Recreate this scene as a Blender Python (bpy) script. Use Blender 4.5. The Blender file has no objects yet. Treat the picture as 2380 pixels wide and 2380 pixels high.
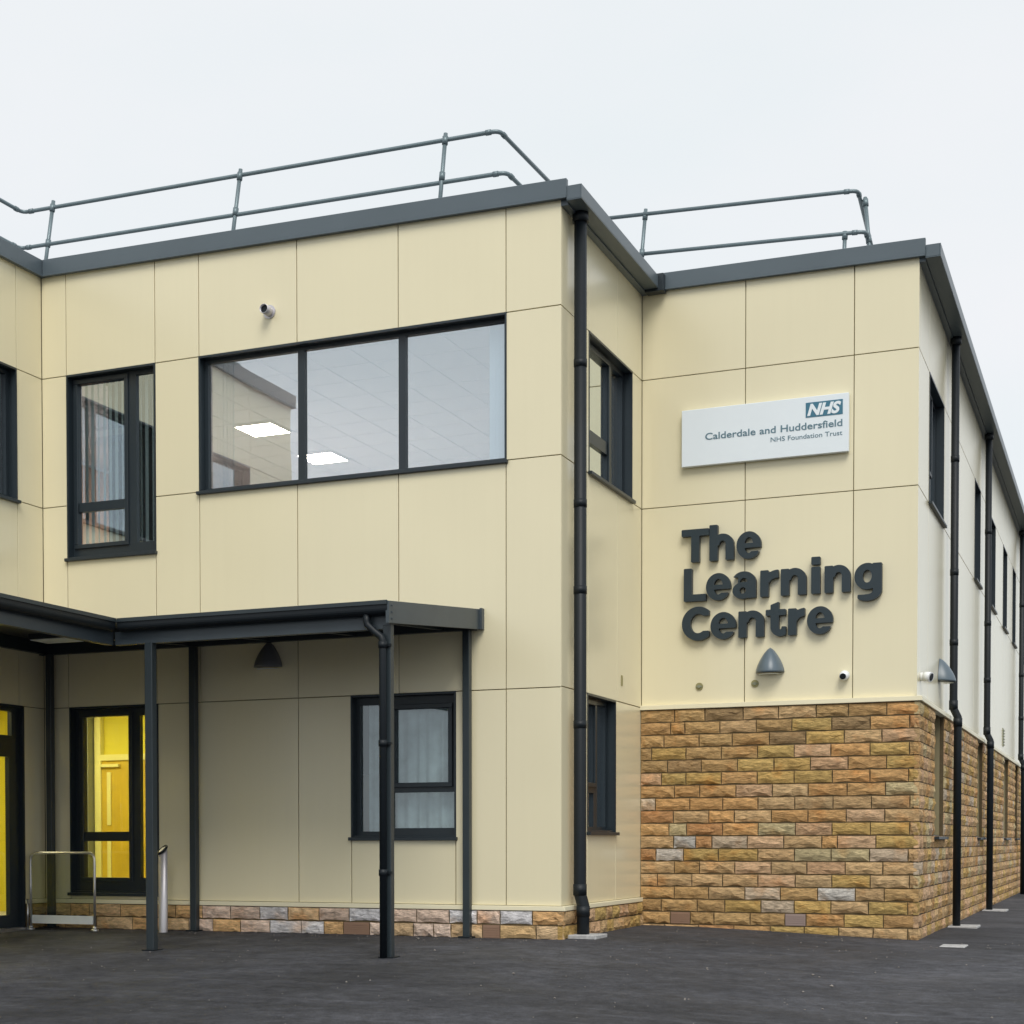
import bpy, bmesh, math, random
from mathutils import Vector, Matrix, noise
random.seed(7)
S = bpy.context.scene
COL = S.collection
R = math.radians

# ------------------------------------------------------------------ camera
cam_d = bpy.data.cameras.new('camera'); cam = bpy.data.objects.new('camera', cam_d); COL.objects.link(cam); S.camera = cam
F_, CX, CY, PITCH, ROLL, YAW = 3696.63, 1008.94, 2050.49, -0.0253, -0.0015, -0.4122
CAM = Vector((5.3846, -15.5839, 1.0039))
sy, cy = math.sin(YAW), math.cos(YAW); sp, cp = math.sin(PITCH), math.cos(PITCH)
fwd = Vector((sy*cp, cy*cp, sp)); rt = Vector((cy, -sy, 0)); up = rt.cross(fwd)
rt2 = rt*math.cos(ROLL)+up*math.sin(ROLL); up2 = -rt*math.sin(ROLL)+up*math.cos(ROLL)
m = Matrix.Identity(4)
for i in range(3):
    m[i][0] = rt2[i]; m[i][1] = up2[i]; m[i][2] = -fwd[i]; m[i][3] = CAM[i]
cam.matrix_world = m
cam_d.sensor_width = 36; cam_d.sensor_fit = 'HORIZONTAL'
cam_d.lens = F_/2380*36
cam_d.shift_x = (1190-CX)/2380; cam_d.shift_y = (CY-1190)/2380
cam_d.clip_start = .1; cam_d.clip_end = 3000

# ------------------------------------------------------------------ sky, sun
SUN_EL, SUN_AZ = R(50), R(152)      # direction the light comes from: azimuth clockwise from +y
w = bpy.data.worlds.new('World'); S.world = w; w.use_nodes = True
nt = w.node_tree; nt.nodes.clear(); N = nt.nodes.new; L = nt.links.new
out = N('ShaderNodeOutputWorld'); bg = N('ShaderNodeBackground'); bg.inputs['Strength'].default_value = .1
sky = N('ShaderNodeTexSky'); sky.sky_type = 'NISHITA'; sky.sun_disc = False
sky.sun_elevation = SUN_EL; sky.sun_rotation = SUN_AZ
tc = N('ShaderNodeTexCoord'); nz = N('ShaderNodeTexNoise'); nz.inputs['Scale'].default_value = 2.4; nz.inputs['Detail'].default_value = 5
mp = N('ShaderNodeMapping'); mp.inputs['Scale'].default_value = (1, 1, 2.2)
cr = N('ShaderNodeValToRGB'); cr.color_ramp.elements[0].position = .3; cr.color_ramp.elements[1].position = .72
cr.color_ramp.elements[0].color = (.795, .858, .882, 1); cr.color_ramp.elements[1].color = (.885, .893, .915, 1)
mul = N('ShaderNodeMix'); mul.data_type = 'RGBA'; mul.blend_type = 'MULTIPLY'; mul.inputs[0].default_value = 1
mul.inputs[7].default_value = (7.1, 7.1, 7.1, 1)
mx = N('ShaderNodeMix'); mx.data_type = 'RGBA'; mx.inputs[0].default_value = .96
L(tc.outputs['Generated'], mp.inputs[0]); L(mp.outputs[0], nz.inputs['Vector']); L(nz.outputs['Fac'], cr.inputs[0]); L(cr.outputs[0], mul.inputs[6])
L(sky.outputs[0], mx.inputs[6]); L(mul.outputs[2], mx.inputs[7]); L(mx.outputs[2], bg.inputs[0]); L(bg.outputs[0], out.inputs[0])
sd = bpy.data.lights.new('sun', 'SUN'); sun = bpy.data.objects.new('sun', sd); COL.objects.link(sun)
sd.energy = 1.5; sd.angle = R(30); sd.color = (1, .965, .9)
sv = Vector((math.sin(SUN_AZ)*math.cos(SUN_EL), math.cos(SUN_AZ)*math.cos(SUN_EL), math.sin(SUN_EL)))
sun.rotation_euler = sv.to_track_quat('Z', 'Y').to_euler(); sun.location = (0, -10, 20)
vs = S.view_settings; S.display_settings.display_device = 'sRGB'
vs.view_transform = 'Standard'; vs.look = 'None'; vs.gamma = 1; vs.use_curve_mapping = False; vs.exposure = 0.54

# ------------------------------------------------------------------ materials
def mat(name, col, rough=.5, metal=0, spec=.5, noise_amt=0, noise_scale=3, bump=0, bump_scale=20, obj_var=0, detail=4, vec='Object', ramp=None):
    M = bpy.data.materials.new(name); M.use_nodes = True; t = M.node_tree; b = t.nodes['Principled BSDF']
    b.inputs['Base Color'].default_value = (*col, 1); b.inputs['Roughness'].default_value = rough
    b.inputs['Metallic'].default_value = metal; b.inputs['Specular IOR Level'].default_value = spec
    co = t.nodes.new('ShaderNodeTexCoord')
    src = None
    if noise_amt or obj_var:
        v = None
        if noise_amt:
            n = t.nodes.new('ShaderNodeTexNoise'); n.inputs['Scale'].default_value = noise_scale; n.inputs['Detail'].default_value = detail
            t.links.new(co.outputs[vec], n.inputs['Vector'])
            mr = t.nodes.new('ShaderNodeMapRange'); mr.inputs[1].default_value = .25; mr.inputs[2].default_value = .75
            mr.inputs[3].default_value = 1-noise_amt; mr.inputs[4].default_value = 1+noise_amt
            t.links.new(n.outputs['Fac'], mr.inputs[0]); v = mr.outputs[0]
        if obj_var:
            oi = t.nodes.new('ShaderNodeObjectInfo'); mo = t.nodes.new('ShaderNodeMapRange')
            mo.inputs[3].default_value = 1-obj_var; mo.inputs[4].default_value = 1+obj_var
            t.links.new(oi.outputs['Random'], mo.inputs[0])
            if v:
                mm = t.nodes.new('ShaderNodeMath'); mm.operation = 'MULTIPLY'; t.links.new(v, mm.inputs[0]); t.links.new(mo.outputs[0], mm.inputs[1]); v = mm.outputs[0]
            else: v = mo.outputs[0]
        vm = t.nodes.new('ShaderNodeVectorMath'); vm.operation = 'SCALE'; vm.inputs[0].default_value = col
        t.links.new(v, vm.inputs['Scale']); t.links.new(vm.outputs[0], b.inputs['Base Color'])
    if bump:
        n2 = t.nodes.new('ShaderNodeTexNoise'); n2.inputs['Scale'].default_value = bump_scale; n2.inputs['Detail'].default_value = detail
        t.links.new(co.outputs[vec], n2.inputs['Vector'])
        bp = t.nodes.new('ShaderNodeBump'); bp.inputs['Strength'].default_value = bump; bp.inputs['Distance'].default_value = .02
        t.links.new(n2.outputs['Fac'], bp.inputs['Height']); t.links.new(bp.outputs[0], b.inputs['Normal'])
    return M

M_clad = mat('cream_panel', (.80, .728, .505), .27, spec=.6, noise_amt=.02, noise_scale=.8, obj_var=.012, bump=.10, bump_scale=.9, detail=1)
def weather(M):
    t = M.node_tree; b = t.nodes['Principled BSDF']; old = b.inputs['Base Color'].links[0].from_socket
    g_ = t.nodes.new('ShaderNodeTexCoord'); q = t.nodes.new('ShaderNodeMapping'); q.inputs['Scale'].default_value = (7, 7, .35)
    n = t.nodes.new('ShaderNodeTexNoise'); n.inputs['Scale'].default_value = 1.6; n.inputs['Detail'].default_value = 6; n.inputs['Roughness'].default_value = .62
    r = t.nodes.new('ShaderNodeValToRGB'); r.color_ramp.elements[0].position = .30; r.color_ramp.elements[0].color = (.905, .90, .875, 1); r.color_ramp.elements[1].position = .56; r.color_ramp.elements[1].color = (1, 1, 1, 1)
    mm = t.nodes.new('ShaderNodeMix'); mm.data_type = 'RGBA'; mm.blend_type = 'MULTIPLY'; mm.inputs[0].default_value = .10
    t.links.new(g_.outputs['Object'], q.inputs[0]); t.links.new(q.outputs[0], n.inputs['Vector']); t.links.new(n.outputs['Fac'], r.inputs[0])
    t.links.new(old, mm.inputs[6]); t.links.new(r.outputs[0], mm.inputs[7]); t.links.new(mm.outputs[2], b.inputs['Base Color'])
weather(M_clad)
for b_ in [M_clad.node_tree.nodes['Principled BSDF']]:
    b_.inputs['Coat Weight'].default_value = .4; b_.inputs['Coat Roughness'].default_value = .16
M_trim = mat('cream_trim', (.84, .775, .56), .4, noise_amt=.02)
M_joint = mat('joint_backing', (.24, .20, .11), .8)
M_dark = mat('anthracite_paint', (.017, .026, .033), .38, noise_amt=.08, noise_scale=2)
M_fascia = mat('anthracite_fascia', (.096, .124, .144), .38, noise_amt=.06, noise_scale=1.5)
M_rail = mat('rail_galvanised_grey', (.16, .21, .23), .4, metal=.3, noise_amt=.1, noise_scale=8)
M_black = mat('black_pvc', (.007, .011, .015), .5, spec=.32, noise_amt=.1, noise_scale=6)
M_canopy = mat('canopy_anthracite', (.022, .032, .038), .4, noise_amt=.1, noise_scale=4)
M_beam = mat('canopy_beam_slate', (.05, .066, .078), .4, noise_amt=.1, noise_scale=4)
M_under = mat('canopy_roof_sheet', (.03, .034, .038), .5)
M_letter = mat('letter_slate', (.018, .032, .041), .45, noise_amt=.05)
M_lamp = mat('lamp_grey_blue', (.10, .135, .165), .33, noise_amt=.05)
M_lampdark = mat('lamp_charcoal', (.14, .145, .155), .4, noise_amt=.05)
M_signw = mat('sign_white', (.80, .86, .90), .3, noise_amt=.015)
M_signb = mat('sign_blue', (.045, .17, .25), .4)
M_signt = mat('sign_text', (.12, .21, .26), .5)
M_white = mat('white_plastic', (.8, .82, .83), .25)
M_brass = mat('dull_brass', (.33, .30, .14), .45, metal=.4)
M_steel = mat('stainless_steel', (.62, .62, .63), .28, metal=.9, noise_amt=.06, noise_scale=30)
M_steelm = mat('brushed_steel_satin', (.60, .58, .60), .42, metal=.6, noise_amt=.05)
M_kick = mat('kick_board_white', (.72, .76, .78), .35, noise_amt=.04, noise_scale=12)
M_conc = mat('pale_concrete', (.40, .40, .40), .8, noise_amt=.25, noise_scale=25, bump=.2)
M_mortar = mat('mortar', (.095, .068, .033), .95, noise_amt=.2, noise_scale=20, bump=.3)
M_airb = mat('brown_vent', (.27, .165, .11), .7)
M_airg = mat('grey_vent', (.30, .225, .20), .7)
M_roof = mat('roof_membrane', (.25, .26, .27), .8)
M_wallint = mat('interior_white', (.82, .83, .85), .8)
M_tile = mat('ceiling_tile', (.80, .82, .88), .9, noise_amt=.02)
M_grid = mat('ceiling_grid', (.92, .92, .95), .5)
M_orange = mat('interior_warm_light_wall', (.62, .42, .30), .8)  # salmon tint: warm room light put into the wall colour
M_yel = mat('interior_yellow', (.80, .70, .06), .7)
M_yel2 = mat('interior_timber', (.66, .46, .03), .55, noise_amt=.14, noise_scale=3)
M_yelp = mat('interior_pale_frame', (.86, .80, .28), .6)
M_greyp = mat('interior_grey_post', (.26, .27, .19), .6)
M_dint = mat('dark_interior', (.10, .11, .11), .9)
M_blind = mat('blind_fabric', (.74, .84, .80), .9, noise_amt=.06, noise_scale=9)
M_blindw = mat('blind_fabric_white', (.72, .80, .86), .9)
M_curt = mat('curtain_pale', (.52, .60, .57), .9, noise_amt=.3, noise_scale=4)
M_floor = mat('interior_floor', (.5, .5, .52), .6)

def emit(name, col, s):
    M = bpy.data.materials.new(name); M.use_nodes = True; t = M.node_tree; t.nodes.clear()
    o = t.nodes.new('ShaderNodeOutputMaterial'); e = t.nodes.new('ShaderNodeEmission')
    e.inputs[0].default_value = (*col, 1); e.inputs[1].default_value = s; t.links.new(e.outputs[0], o.inputs[0]); return M
M_em = emit('led_panel', (1, .80, .62), 80)
M_emy = emit('led_panel_warm', (1, .93, .62), 17)

def glass(name, refl, tint):
    M = bpy.data.materials.new(name); M.use_nodes = True; t = M.node_tree; t.nodes.clear()
    o = t.nodes.new('ShaderNodeOutputMaterial'); mxs = t.nodes.new('ShaderNodeMixShader')
    tr = t.nodes.new('ShaderNodeBsdfTransparent'); gl = t.nodes.new('ShaderNodeBsdfGlossy')
    tr.inputs[0].default_value = (*tint, 1); gl.inputs['Roughness'].default_value = 0.0; gl.inputs[0].default_value = (.87, .95, 1, 1)
    lw = t.nodes.new('ShaderNodeFresnel'); lw.inputs[0].default_value = 1.5
    mr = t.nodes.new('ShaderNodeMapRange'); mr.inputs[1].default_value = .04; mr.inputs[2].default_value = 1; mr.inputs[3].default_value = refl; mr.inputs[4].default_value = 1
    co = t.nodes.new('ShaderNodeTexCoord'); n2 = t.nodes.new('ShaderNodeTexNoise'); n2.inputs['Scale'].default_value = .9; n2.inputs['Detail'].default_value = 1
    bp = t.nodes.new('ShaderNodeBump'); bp.inputs['Strength'].default_value = .025; bp.inputs['Distance'].default_value = .1
    t.links.new(co.outputs['Object'], n2.inputs['Vector']); t.links.new(n2.outputs['Fac'], bp.inputs['Height']); t.links.new(bp.outputs[0], gl.inputs['Normal'])
    ge = t.nodes.new('ShaderNodeNewGeometry'); iv = t.nodes.new('ShaderNodeMath'); iv.operation = 'SUBTRACT'; iv.inputs[0].default_value = 1
    ml = t.nodes.new('ShaderNodeMath'); ml.operation = 'MULTIPLY'; t.links.new(ge.outputs['Backfacing'], iv.inputs[1]); t.links.new(iv.outputs[0], ml.inputs[1]); t.links.new(mr.outputs[0], ml.inputs[0])
    t.links.new(lw.outputs[0], mr.inputs[0]); t.links.new(ml.outputs[0], mxs.inputs[0]); t.links.new(tr.outputs[0], mxs.inputs[1]); t.links.new(gl.outputs[0], mxs.inputs[2])
    t.links.new(mxs.outputs[0], o.inputs[0]); return M
M_glass = glass('window_glass', .49, (.86, .90, .92))
M_glass_lo = glass('lobby_glass', .05, (.95, .95, .90))
M_glass_b = glass('side_window_glass', .84, (.75, .76, .62))
M_glass_gf = glass('ground_floor_glass', .15, (.86, .90, .92))
M_glass_cl = glass('clear_panel', .06, (.90, .92, .88))

# stone: colour of each block comes from its own colour attribute
M_stone = bpy.data.materials.new('split_stone'); M_stone.use_nodes = True
t = M_stone.node_tree; b = t.nodes['Principled BSDF']; b.inputs['Roughness'].default_value = .88; b.inputs['Specular IOR Level'].default_value = .25
at = t.nodes.new('ShaderNodeAttribute'); at.attribute_name = 'tone'
co = t.nodes.new('ShaderNodeTexCoord')
n1 = t.nodes.new('ShaderNodeTexNoise'); n1.inputs['Scale'].default_value = 12; n1.inputs['Detail'].default_value = 8; n1.inputs['Roughness'].default_value = .65
mpp = t.nodes.new('ShaderNodeMapping'); mpp.inputs['Scale'].default_value = (1, 1, 3.6)
t.links.new(co.outputs['Object'], mpp.inputs[0]); t.links.new(mpp.outputs[0], n1.inputs['Vector'])
mr = t.nodes.new('ShaderNodeMapRange'); mr.inputs[1].default_value = .3; mr.inputs[2].default_value = .72; mr.inputs[3].default_value = .52; mr.inputs[4].default_value = 1.42
t.links.new(n1.outputs['Fac'], mr.inputs[0])
vm = t.nodes.new('ShaderNodeVectorMath'); vm.operation = 'SCALE'; t.links.new(at.outputs['Color'], vm.inputs[0]); t.links.new(mr.outputs[0], vm.inputs['Scale'])
n3 = t.nodes.new('ShaderNodeTexNoise'); n3.inputs['Scale'].default_value = 3.1; n3.inputs['Detail'].default_value = 3
t.links.new(co.outputs['Object'], n3.inputs['Vector'])
rp = t.nodes.new('ShaderNodeValToRGB'); rp.color_ramp.elements[0].position = .56; rp.color_ramp.elements[1].position = .72
rp.color_ramp.elements[0].color = (1, 1, 1, 1); rp.color_ramp.elements[1].color = (1.0, .74, .52, 1)
t.links.new(n3.outputs['Fac'], rp.inputs[0])
mxx = t.nodes.new('ShaderNodeMix'); mxx.data_type = 'RGBA'; mxx.blend_type = 'MULTIPLY'; mxx.inputs[0].default_value = .7
t.links.new(vm.outputs[0], mxx.inputs[6]); t.links.new(rp.outputs[0], mxx.inputs[7]); t.links.new(mxx.outputs[2], b.inputs['Base Color'])
n2 = t.nodes.new('ShaderNodeTexNoise'); n2.inputs['Scale'].default_value = 26; n2.inputs['Detail'].default_value = 8; n2.inputs['Roughness'].default_value = .7
t.links.new(mpp.outputs[0], n2.inputs['Vector'])
bp = t.nodes.new('ShaderNodeBump'); bp.inputs['Strength'].default_value = .9; bp.inputs['Distance'].default_value = .03
t.links.new(n2.outputs['Fac'], bp.inputs['Height']); t.links.new(bp.outputs[0], b.inputs['Normal'])

# asphalt
M_asph = bpy.data.materials.new('asphalt'); M_asph.use_nodes = True
t = M_asph.node_tree; b = t.nodes['Principled BSDF']
co = t.nodes.new('ShaderNodeTexCoord')
def tn(sc, det, rough=.6, mapping=None):
    n = t.nodes.new('ShaderNodeTexNoise'); n.inputs['Scale'].default_value = sc; n.inputs['Detail'].default_value = det; n.inputs['Roughness'].default_value = rough
    if mapping:
        q = t.nodes.new('ShaderNodeMapping'); q.inputs['Scale'].default_value = mapping[0]; q.inputs['Rotation'].default_value = (0, 0, mapping[1])
        t.links.new(co.outputs['Object'], q.inputs[0]); t.links.new(q.outputs[0], n.inputs['Vector'])
    else: t.links.new(co.outputs['Object'], n.inputs['Vector'])
    return n.outputs['Fac']
def mrng(s, a, b_, c, d):
    q = t.nodes.new('ShaderNodeMapRange'); q.inputs[1].default_value = a; q.inputs[2].default_value = b_; q.inputs[3].default_value = c; q.inputs[4].default_value = d
    t.links.new(s, q.inputs[0]); return q.outputs[0]
def mth(op, a, b_):
    q = t.nodes.new('ShaderNodeMath'); q.operation = op
    for i, x in enumerate((a, b_)):
        if isinstance(x, (int, float)): q.inputs[i].default_value = x
        else: t.links.new(x, q.inputs[i])
    return q.outputs[0]
big = mrng(tn(.35, 4), .36, .66, .66, 1.38)
mid = mth('MULTIPLY', mrng(tn(2.2, 5, .65, ((1, 1.4, 1), -.35)), .3, .72, .68, 1.4), mrng(tn(9, 4, .7), .32, .7, .66, 1.42))
fine = mrng(tn(60, 4, .85), .32, .70, .45, 1.75)
strk = mth('ADD', mrng(tn(1.3, 4, .5, ((.25, 5.5, 1), .30)), .60, .72, 0, .4), mrng(tn(1.7, 3, .5, ((.3, 4.5, 1), -.55)), .64, .74, 0, .5))
v = mth('MULTIPLY', mth('MULTIPLY', big, mid), fine); v = mth('ADD', v, strk)
vm = t.nodes.new('ShaderNodeVectorMath'); vm.operation = 'SCALE'; vm.inputs[0].default_value = (.040, .041, .048); t.links.new(v, vm.inputs['Scale'])
t.links.new(vm.outputs[0], b.inputs['Base Color'])
t.links.new(mrng(tn(.8, 4), .35, .65, .62, .88), b.inputs['Roughness']); b.inputs['Specular IOR Level'].default_value = .32
bp = t.nodes.new('ShaderNodeBump'); bp.inputs['Strength'].default_value = .7; bp.inputs['Distance'].default_value = .012
t.links.new(mth('ADD', tn(85, 3, .8), mth('MULTIPLY', tn(3, 3), 1.5)), bp.inputs['Height']); t.links.new(bp.outputs[0], b.inputs['Normal'])

# ------------------------------------------------------------------ helpers
WA, WB, WC = 6.506, 2.948, 3.186
class Wall:
    def __init__(s, o, tdir, n): s.o = Vector((*o, 0)); s.t = Vector((*tdir, 0)); s.n = Vector((*n, 0))
    def p(s, u, d, z): return s.o+s.t*u+s.n*d+Vector((0, 0, z))
WORLD = Wall((0, 0), (1, 0), (0, 1))            # u=x, d=y
A = Wall((0, 0), (1, 0), (0, -1)); LW = Wall((-WA, 0), (0, -1), (1, 0)); B = Wall((0, 0), (0, 1), (1, 0))
C = Wall((0, WB), (1, 0), (0, -1)); D = Wall((WC, WB), (0, 1), (1, 0)); E = Wall((-15, -5.9), (1, 0), (0, -1))

def box(bm, W, u0, u1, d0, d1, z0, z1, z0b=None, z1b=None):
    """box; z0b/z1b give the heights at the u1 end when it slopes"""
    z0b = z0 if z0b is None else z0b; z1b = z1 if z1b is None else z1b
    vs = [bm.verts.new(W.p(u, d, z)) for u, d, z in ((u0, d0, z0), (u1, d0, z0b), (u1, d1, z0b), (u0, d1, z0), (u0, d0, z1), (u1, d0, z1b), (u1, d1, z1b), (u0, d1, z1))]
    fs = [bm.faces.new([vs[i] for i in q]) for q in ((0, 3, 2, 1), (4, 5, 6, 7), (0, 1, 5, 4), (1, 2, 6, 5), (2, 3, 7, 6), (3, 0, 4, 7))]
    return fs
def tube(bm, pts, r, seg=12, caps=True):
    pts = [Vector(p) for p in pts]; rings = []
    n = len(pts); prev = None
    for i, p in enumerate(pts):
        d = ((pts[i]-pts[i-1]).normalized() if i else Vector())+((pts[i+1]-pts[i]).normalized() if i < n-1 else Vector())
        d.normalize()
        ref = prev if prev is not None else (Vector((0, 0, 1)) if abs(d.z) < .9 else Vector((1, 0, 0)))
        a = (ref-d*ref.dot(d)).normalized(); b_ = d.cross(a); prev = a
        k = 1.0
        if 0 < i < n-1:
            c = (pts[i]-pts[i-1]).normalized().dot(d); k = 1/max(c, .5)
        rings.append([bm.verts.new(p+(a*math.cos(2*math.pi*j/seg)+b_*math.sin(2*math.pi*j/seg))*r*(k if False else 1)) for j in range(seg)])
    for i in range(n-1):
        for j in range(seg):
            f = bm.faces.new([rings[i][j], rings[i][(j+1) % seg], rings[i+1][(j+1) % seg], rings[i+1][j]]); f.smooth = True
    if caps:
        bm.faces.new(rings[0][::-1]); bm.faces.new(rings[-1])
def bez(p, q, k, n=5):  # rounded corner helper: quadratic arc through corner
    return [Vector(p)*(1-s)**2+Vector(k)*2*s*(1-s)+Vector(q)*s*s for s in [i/n for i in range(n+1)]]
def obj(name, bm, M, parent=None, bevel=0, stuff=False):
    bmesh.ops.recalc_face_normals(bm, faces=bm.faces)
    if bevel:
        bmesh.ops.bevel(bm, geom=[e for e in bm.edges if len(e.link_faces) == 2 and e.calc_face_angle(0) > .6], offset=bevel, segments=1, affect='EDGES')
    me = bpy.data.meshes.new(name); bm.to_mesh(me); bm.free()
    for x in (M if isinstance(M, (list, tuple)) else [M]): me.materials.append(x)
    o = bpy.data.objects.new(name, me); COL.objects.link(o)
    if parent: o.parent = parent; o.matrix_parent_inverse = parent.matrix_world.inverted() if False else Matrix.Translation(-parent_loc(parent))
    if stuff: o['kind'] = 'stuff'
    return o
def parent_loc(p):
    v = Vector(p.location)
    q = p.parent
    while q is not None:
        v = v  # parts sit at the origin of their thing
        q = None
    return ROOTLOC.get(p.name, Vector((0, 0, 0)))
ROOTLOC = {}
def thing(name, label, cat, loc=(0, 0, 0), group=None):
    o = bpy.data.objects.new(name, None); COL.objects.link(o); o.empty_display_size = .2
    o.location = loc; ROOTLOC[o.name] = Vector(loc)
    o['label'] = label; o['category'] = cat
    if group: o['group'] = group
    return o
def tag(o, label, cat, group=None):
    o['label'] = label; o['category'] = cat
    if group: o['group'] = group
def nb(): return bmesh.new()
def B1(W, *a, **k):
    bm = nb(); box(bm, W, *a, **k); return bm

# ------------------------------------------------------------------ ground
def sstep(a, b_, x):
    x = min(max((x-a)/(b_-a), 0), 1); return x*x*(3-2*x)
def gz(x, y):
    f = max(0, -y); slope = .035*f if f < 14 else .49+.012*(f-14)
    f2 = slope if f < 60 else .49+.012*46
    return -f2 - .12*sstep(.0, 4.2, x) - .0*y
bm = nb()
def axis(a, b_, far):
    xs = [a-far, a-far*.3, a-40]; x = a
    while x < b_: xs.append(x); x += .6
    return xs+[b_, b_+40, b_+far*.3, b_+far]
xs = axis(-16, 14, 1400); ys = axis(-20, 30, 1400)
gv = [[bm.verts.new((x, y, gz(x, y)+(noise.noise(Vector((x*.5, y*.5, 0)))*.007 if abs(x) < 20 and abs(y) < 35 else 0))) for y in ys] for x in xs]
for i in range(len(xs)-1):
    for j in range(len(ys)-1):
        f = bm.faces.new([gv[i][j], gv[i+1][j], gv[i+1][j+1], gv[i][j+1]]); f.smooth = True
g = obj('ground', bm, M_asph); g['kind'] = 'structure'

# ------------------------------------------------------------------ building
BLD = thing('office_building', 'two-storey building clad in cream metal panels above a split-faced sandstone base', 'building')
GAP = .0048
def cells(u0, u1, z0, z1, holes):
    us = sorted({u0, u1, *[h[0] for h in holes], *[h[1] for h in holes]}); us = [u for u in us if u0 <= u <= u1]
    zs = sorted({z0, z1, *[h[2] for h in holes], *[h[3] for h in holes]}); zs = [z for z in zs if z0 <= z <= z1]
    for i in range(len(us)-1):
        for j in range(len(zs)-1):
            cu, cz = (us[i]+us[i+1])/2, (zs[j]+zs[j+1])/2
            if any(h[0] < cu < h[1] and h[2] < cz < h[3] for h in holes): continue
            yield us[i], us[i+1], zs[j], zs[j+1]
def backing(W, u0, u1, z0, z1, holes, d0=-.22, d1=-.022, M=None, name='backing_wall'):
    bm = nb()
    for c in cells(u0, u1, z0, z1, holes): box(bm, W, c[0], c[1], d0, d1, c[2], c[3])
    return obj(name, bm, M or M_joint, BLD)
def panel(W, u0, u1, z0, z1, z1b=None, g0=GAP, g1=GAP):
    z1b = z1 if z1b is None else z1b
    bm = nb(); box(bm, W, u0+g0, u1-g1, -.02, 0, z0+GAP, z1-GAP, z0+GAP, z1b-GAP)
    return obj('cladding_panel', bm, M_clad, BLD, bevel=.0025)

TOPL, TOPR = 7.69, 7.56         # fascia underside at the two ends of wall A (the roof falls to the gutter)
def top(x): return TOPL+(TOPR-TOPL)*(x+WA)/WA
# windows: (u0,u1,z0,z1)
W1 = (-6.15, -4.92, 4.355, 6.505); W2 = (-4.33, -.6, 4.98, 6.505); GW1 = (-6.14, -4.905, .41, 2.6); GW2 = (-2.415, -1.178, 1.055, 2.6)
holesA = [W1, W2, GW1, GW2]
backing(A, -WA-.02, -.022, -.3, 7.55, holesA)
cols = [-WA, -6.155, -4.918, -4.33, -3.07, -1.84, -.605, 0]
for i in range(7):
    a, b_ = cols[i], cols[i+1]
    G1 = 0 if i == 6 else GAP
    panel(A, a, b_, 6.505, top(a)+.03, top(b_)+.03, g1=G1)
    if i == 1: panel(A, a, b_, 2.6, 4.355)
    elif i in (3, 4, 5): panel(A, a, b_, 2.6, 4.98)
    else: panel(A, a, b_, 2.6, 4.98, g1=G1); panel(A, a, b_, 4.98, 6.505, g1=G1)
for a, b_, z0 in ((-WA, -6.14, .335), (-6.14, -4.905, .335), (-4.905, -3.07, .335), (-3.07, -2.415, .335), (-2.415, -1.178, .335), (-1.178, -.605, .335), (-.605, 0, .335)):
    z1 = 2.6
    if a == -6.14: z1 = .41
    if a == -2.415: z1 = 1.055
    panel(A, a, b_, z0, z1, g1=0 if b_ == 0 else GAP)
obj('drip_trim', B1(A, -WA, .062, -.02, .045, .287, .335), M_trim, BLD, bevel=.004)
# wall B (return)
WB1 = (.915, 2.54, 5.0, 6.505); WB2 = (.872, 1.905, 1.11, 2.61)
backing(B, .22, WB+.2, -.3, 7.5, [WB1, WB2])
for a, b_ in ((.021, .915), (.915, 1.96), (1.96, WB)):
    panel(B, a, b_, 6.505, 7.52)
for q in ((.021, .915, 4.98, 6.505), (2.54, WB, 4.98, 6.505), (.021, .915, 2.61, 4.98), (.915, 1.96, 2.61, 4.98), (1.96, WB, 2.61, 4.98),
          (.021, .872, .335, 2.61), (.872, 1.905, .335, 1.11), (1.905, WB, .335, 2.61)): panel(B, *q)
obj('drip_trim', B1(B, .0, WB-.07, -.02, .045, .287, .335), M_trim, BLD, bevel=.004)
# wall C
backing(C, -.0215, WC-.022, -.3, 7.45, [])
TC0, TC1 = 7.54, 7.49
cc = [0, 1.243, 2.48, WC]
for i in range(3):
    a, b_ = cc[i], cc[i+1]; g1 = .0 if i == 2 else GAP
    e0 = TC0+(TC1-TC0)*a/WC; e1 = TC0+(TC1-TC0)*b_/WC
    panel(C, a, b_, 2.63, 4.98, g1=g1); panel(C, a, b_, 4.98, 6.505, g1=g1); panel(C, a, b_, 6.505, e0+.03, e1+.03, g1=g1)
obj('drip_trim', B1(C, .0, WC+.065, -.02, .062, 2.575, 2.63), M_trim, BLD, bevel=.004)
# wall D
ZJ = 6.505
WD = [(1.03, 2.61, 5.0, ZJ), (7.0, 7.98, 5.0, ZJ), (9.95, 11.03, 5.0, ZJ), (12.9, 13.9, 5.0, ZJ), (15.5, 16.4, 5.0, ZJ), (19.5, 20.6, 5.0, ZJ)]
GD = [(1.5, 2.56, 1.06, 2.575), (7.35, 8.35, 1.06, 2.575), (12.95, 14.2, 1.06, 2.575), (16.1, 16.95, 1.06, 2.575), (20.0, 21.0, 1.06, 2.575)]
DL = 27.0
backing(D, .22, DL, -.4, 7.45, WD+GD)
ud = [.021]
for h in WD: ud += [h[0], h[1]]
ud += [23, 25, DL]
for i in range(len(ud)-1):
    a, b_ = ud[i], ud[i+1]
    panel(D, a, b_, 6.505, 7.46); panel(D, a, b_, 2.63, 4.98 if not any(h[0] == a for h in WD) else 5.0)
    if not any(h[0] == a for h in WD): panel(D, a, b_, 4.98, 6.505)
obj('drip_trim', B1(D, -.06, DL, -.02, .062, 2.575, 2.63), M_trim, BLD, bevel=.004)
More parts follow.
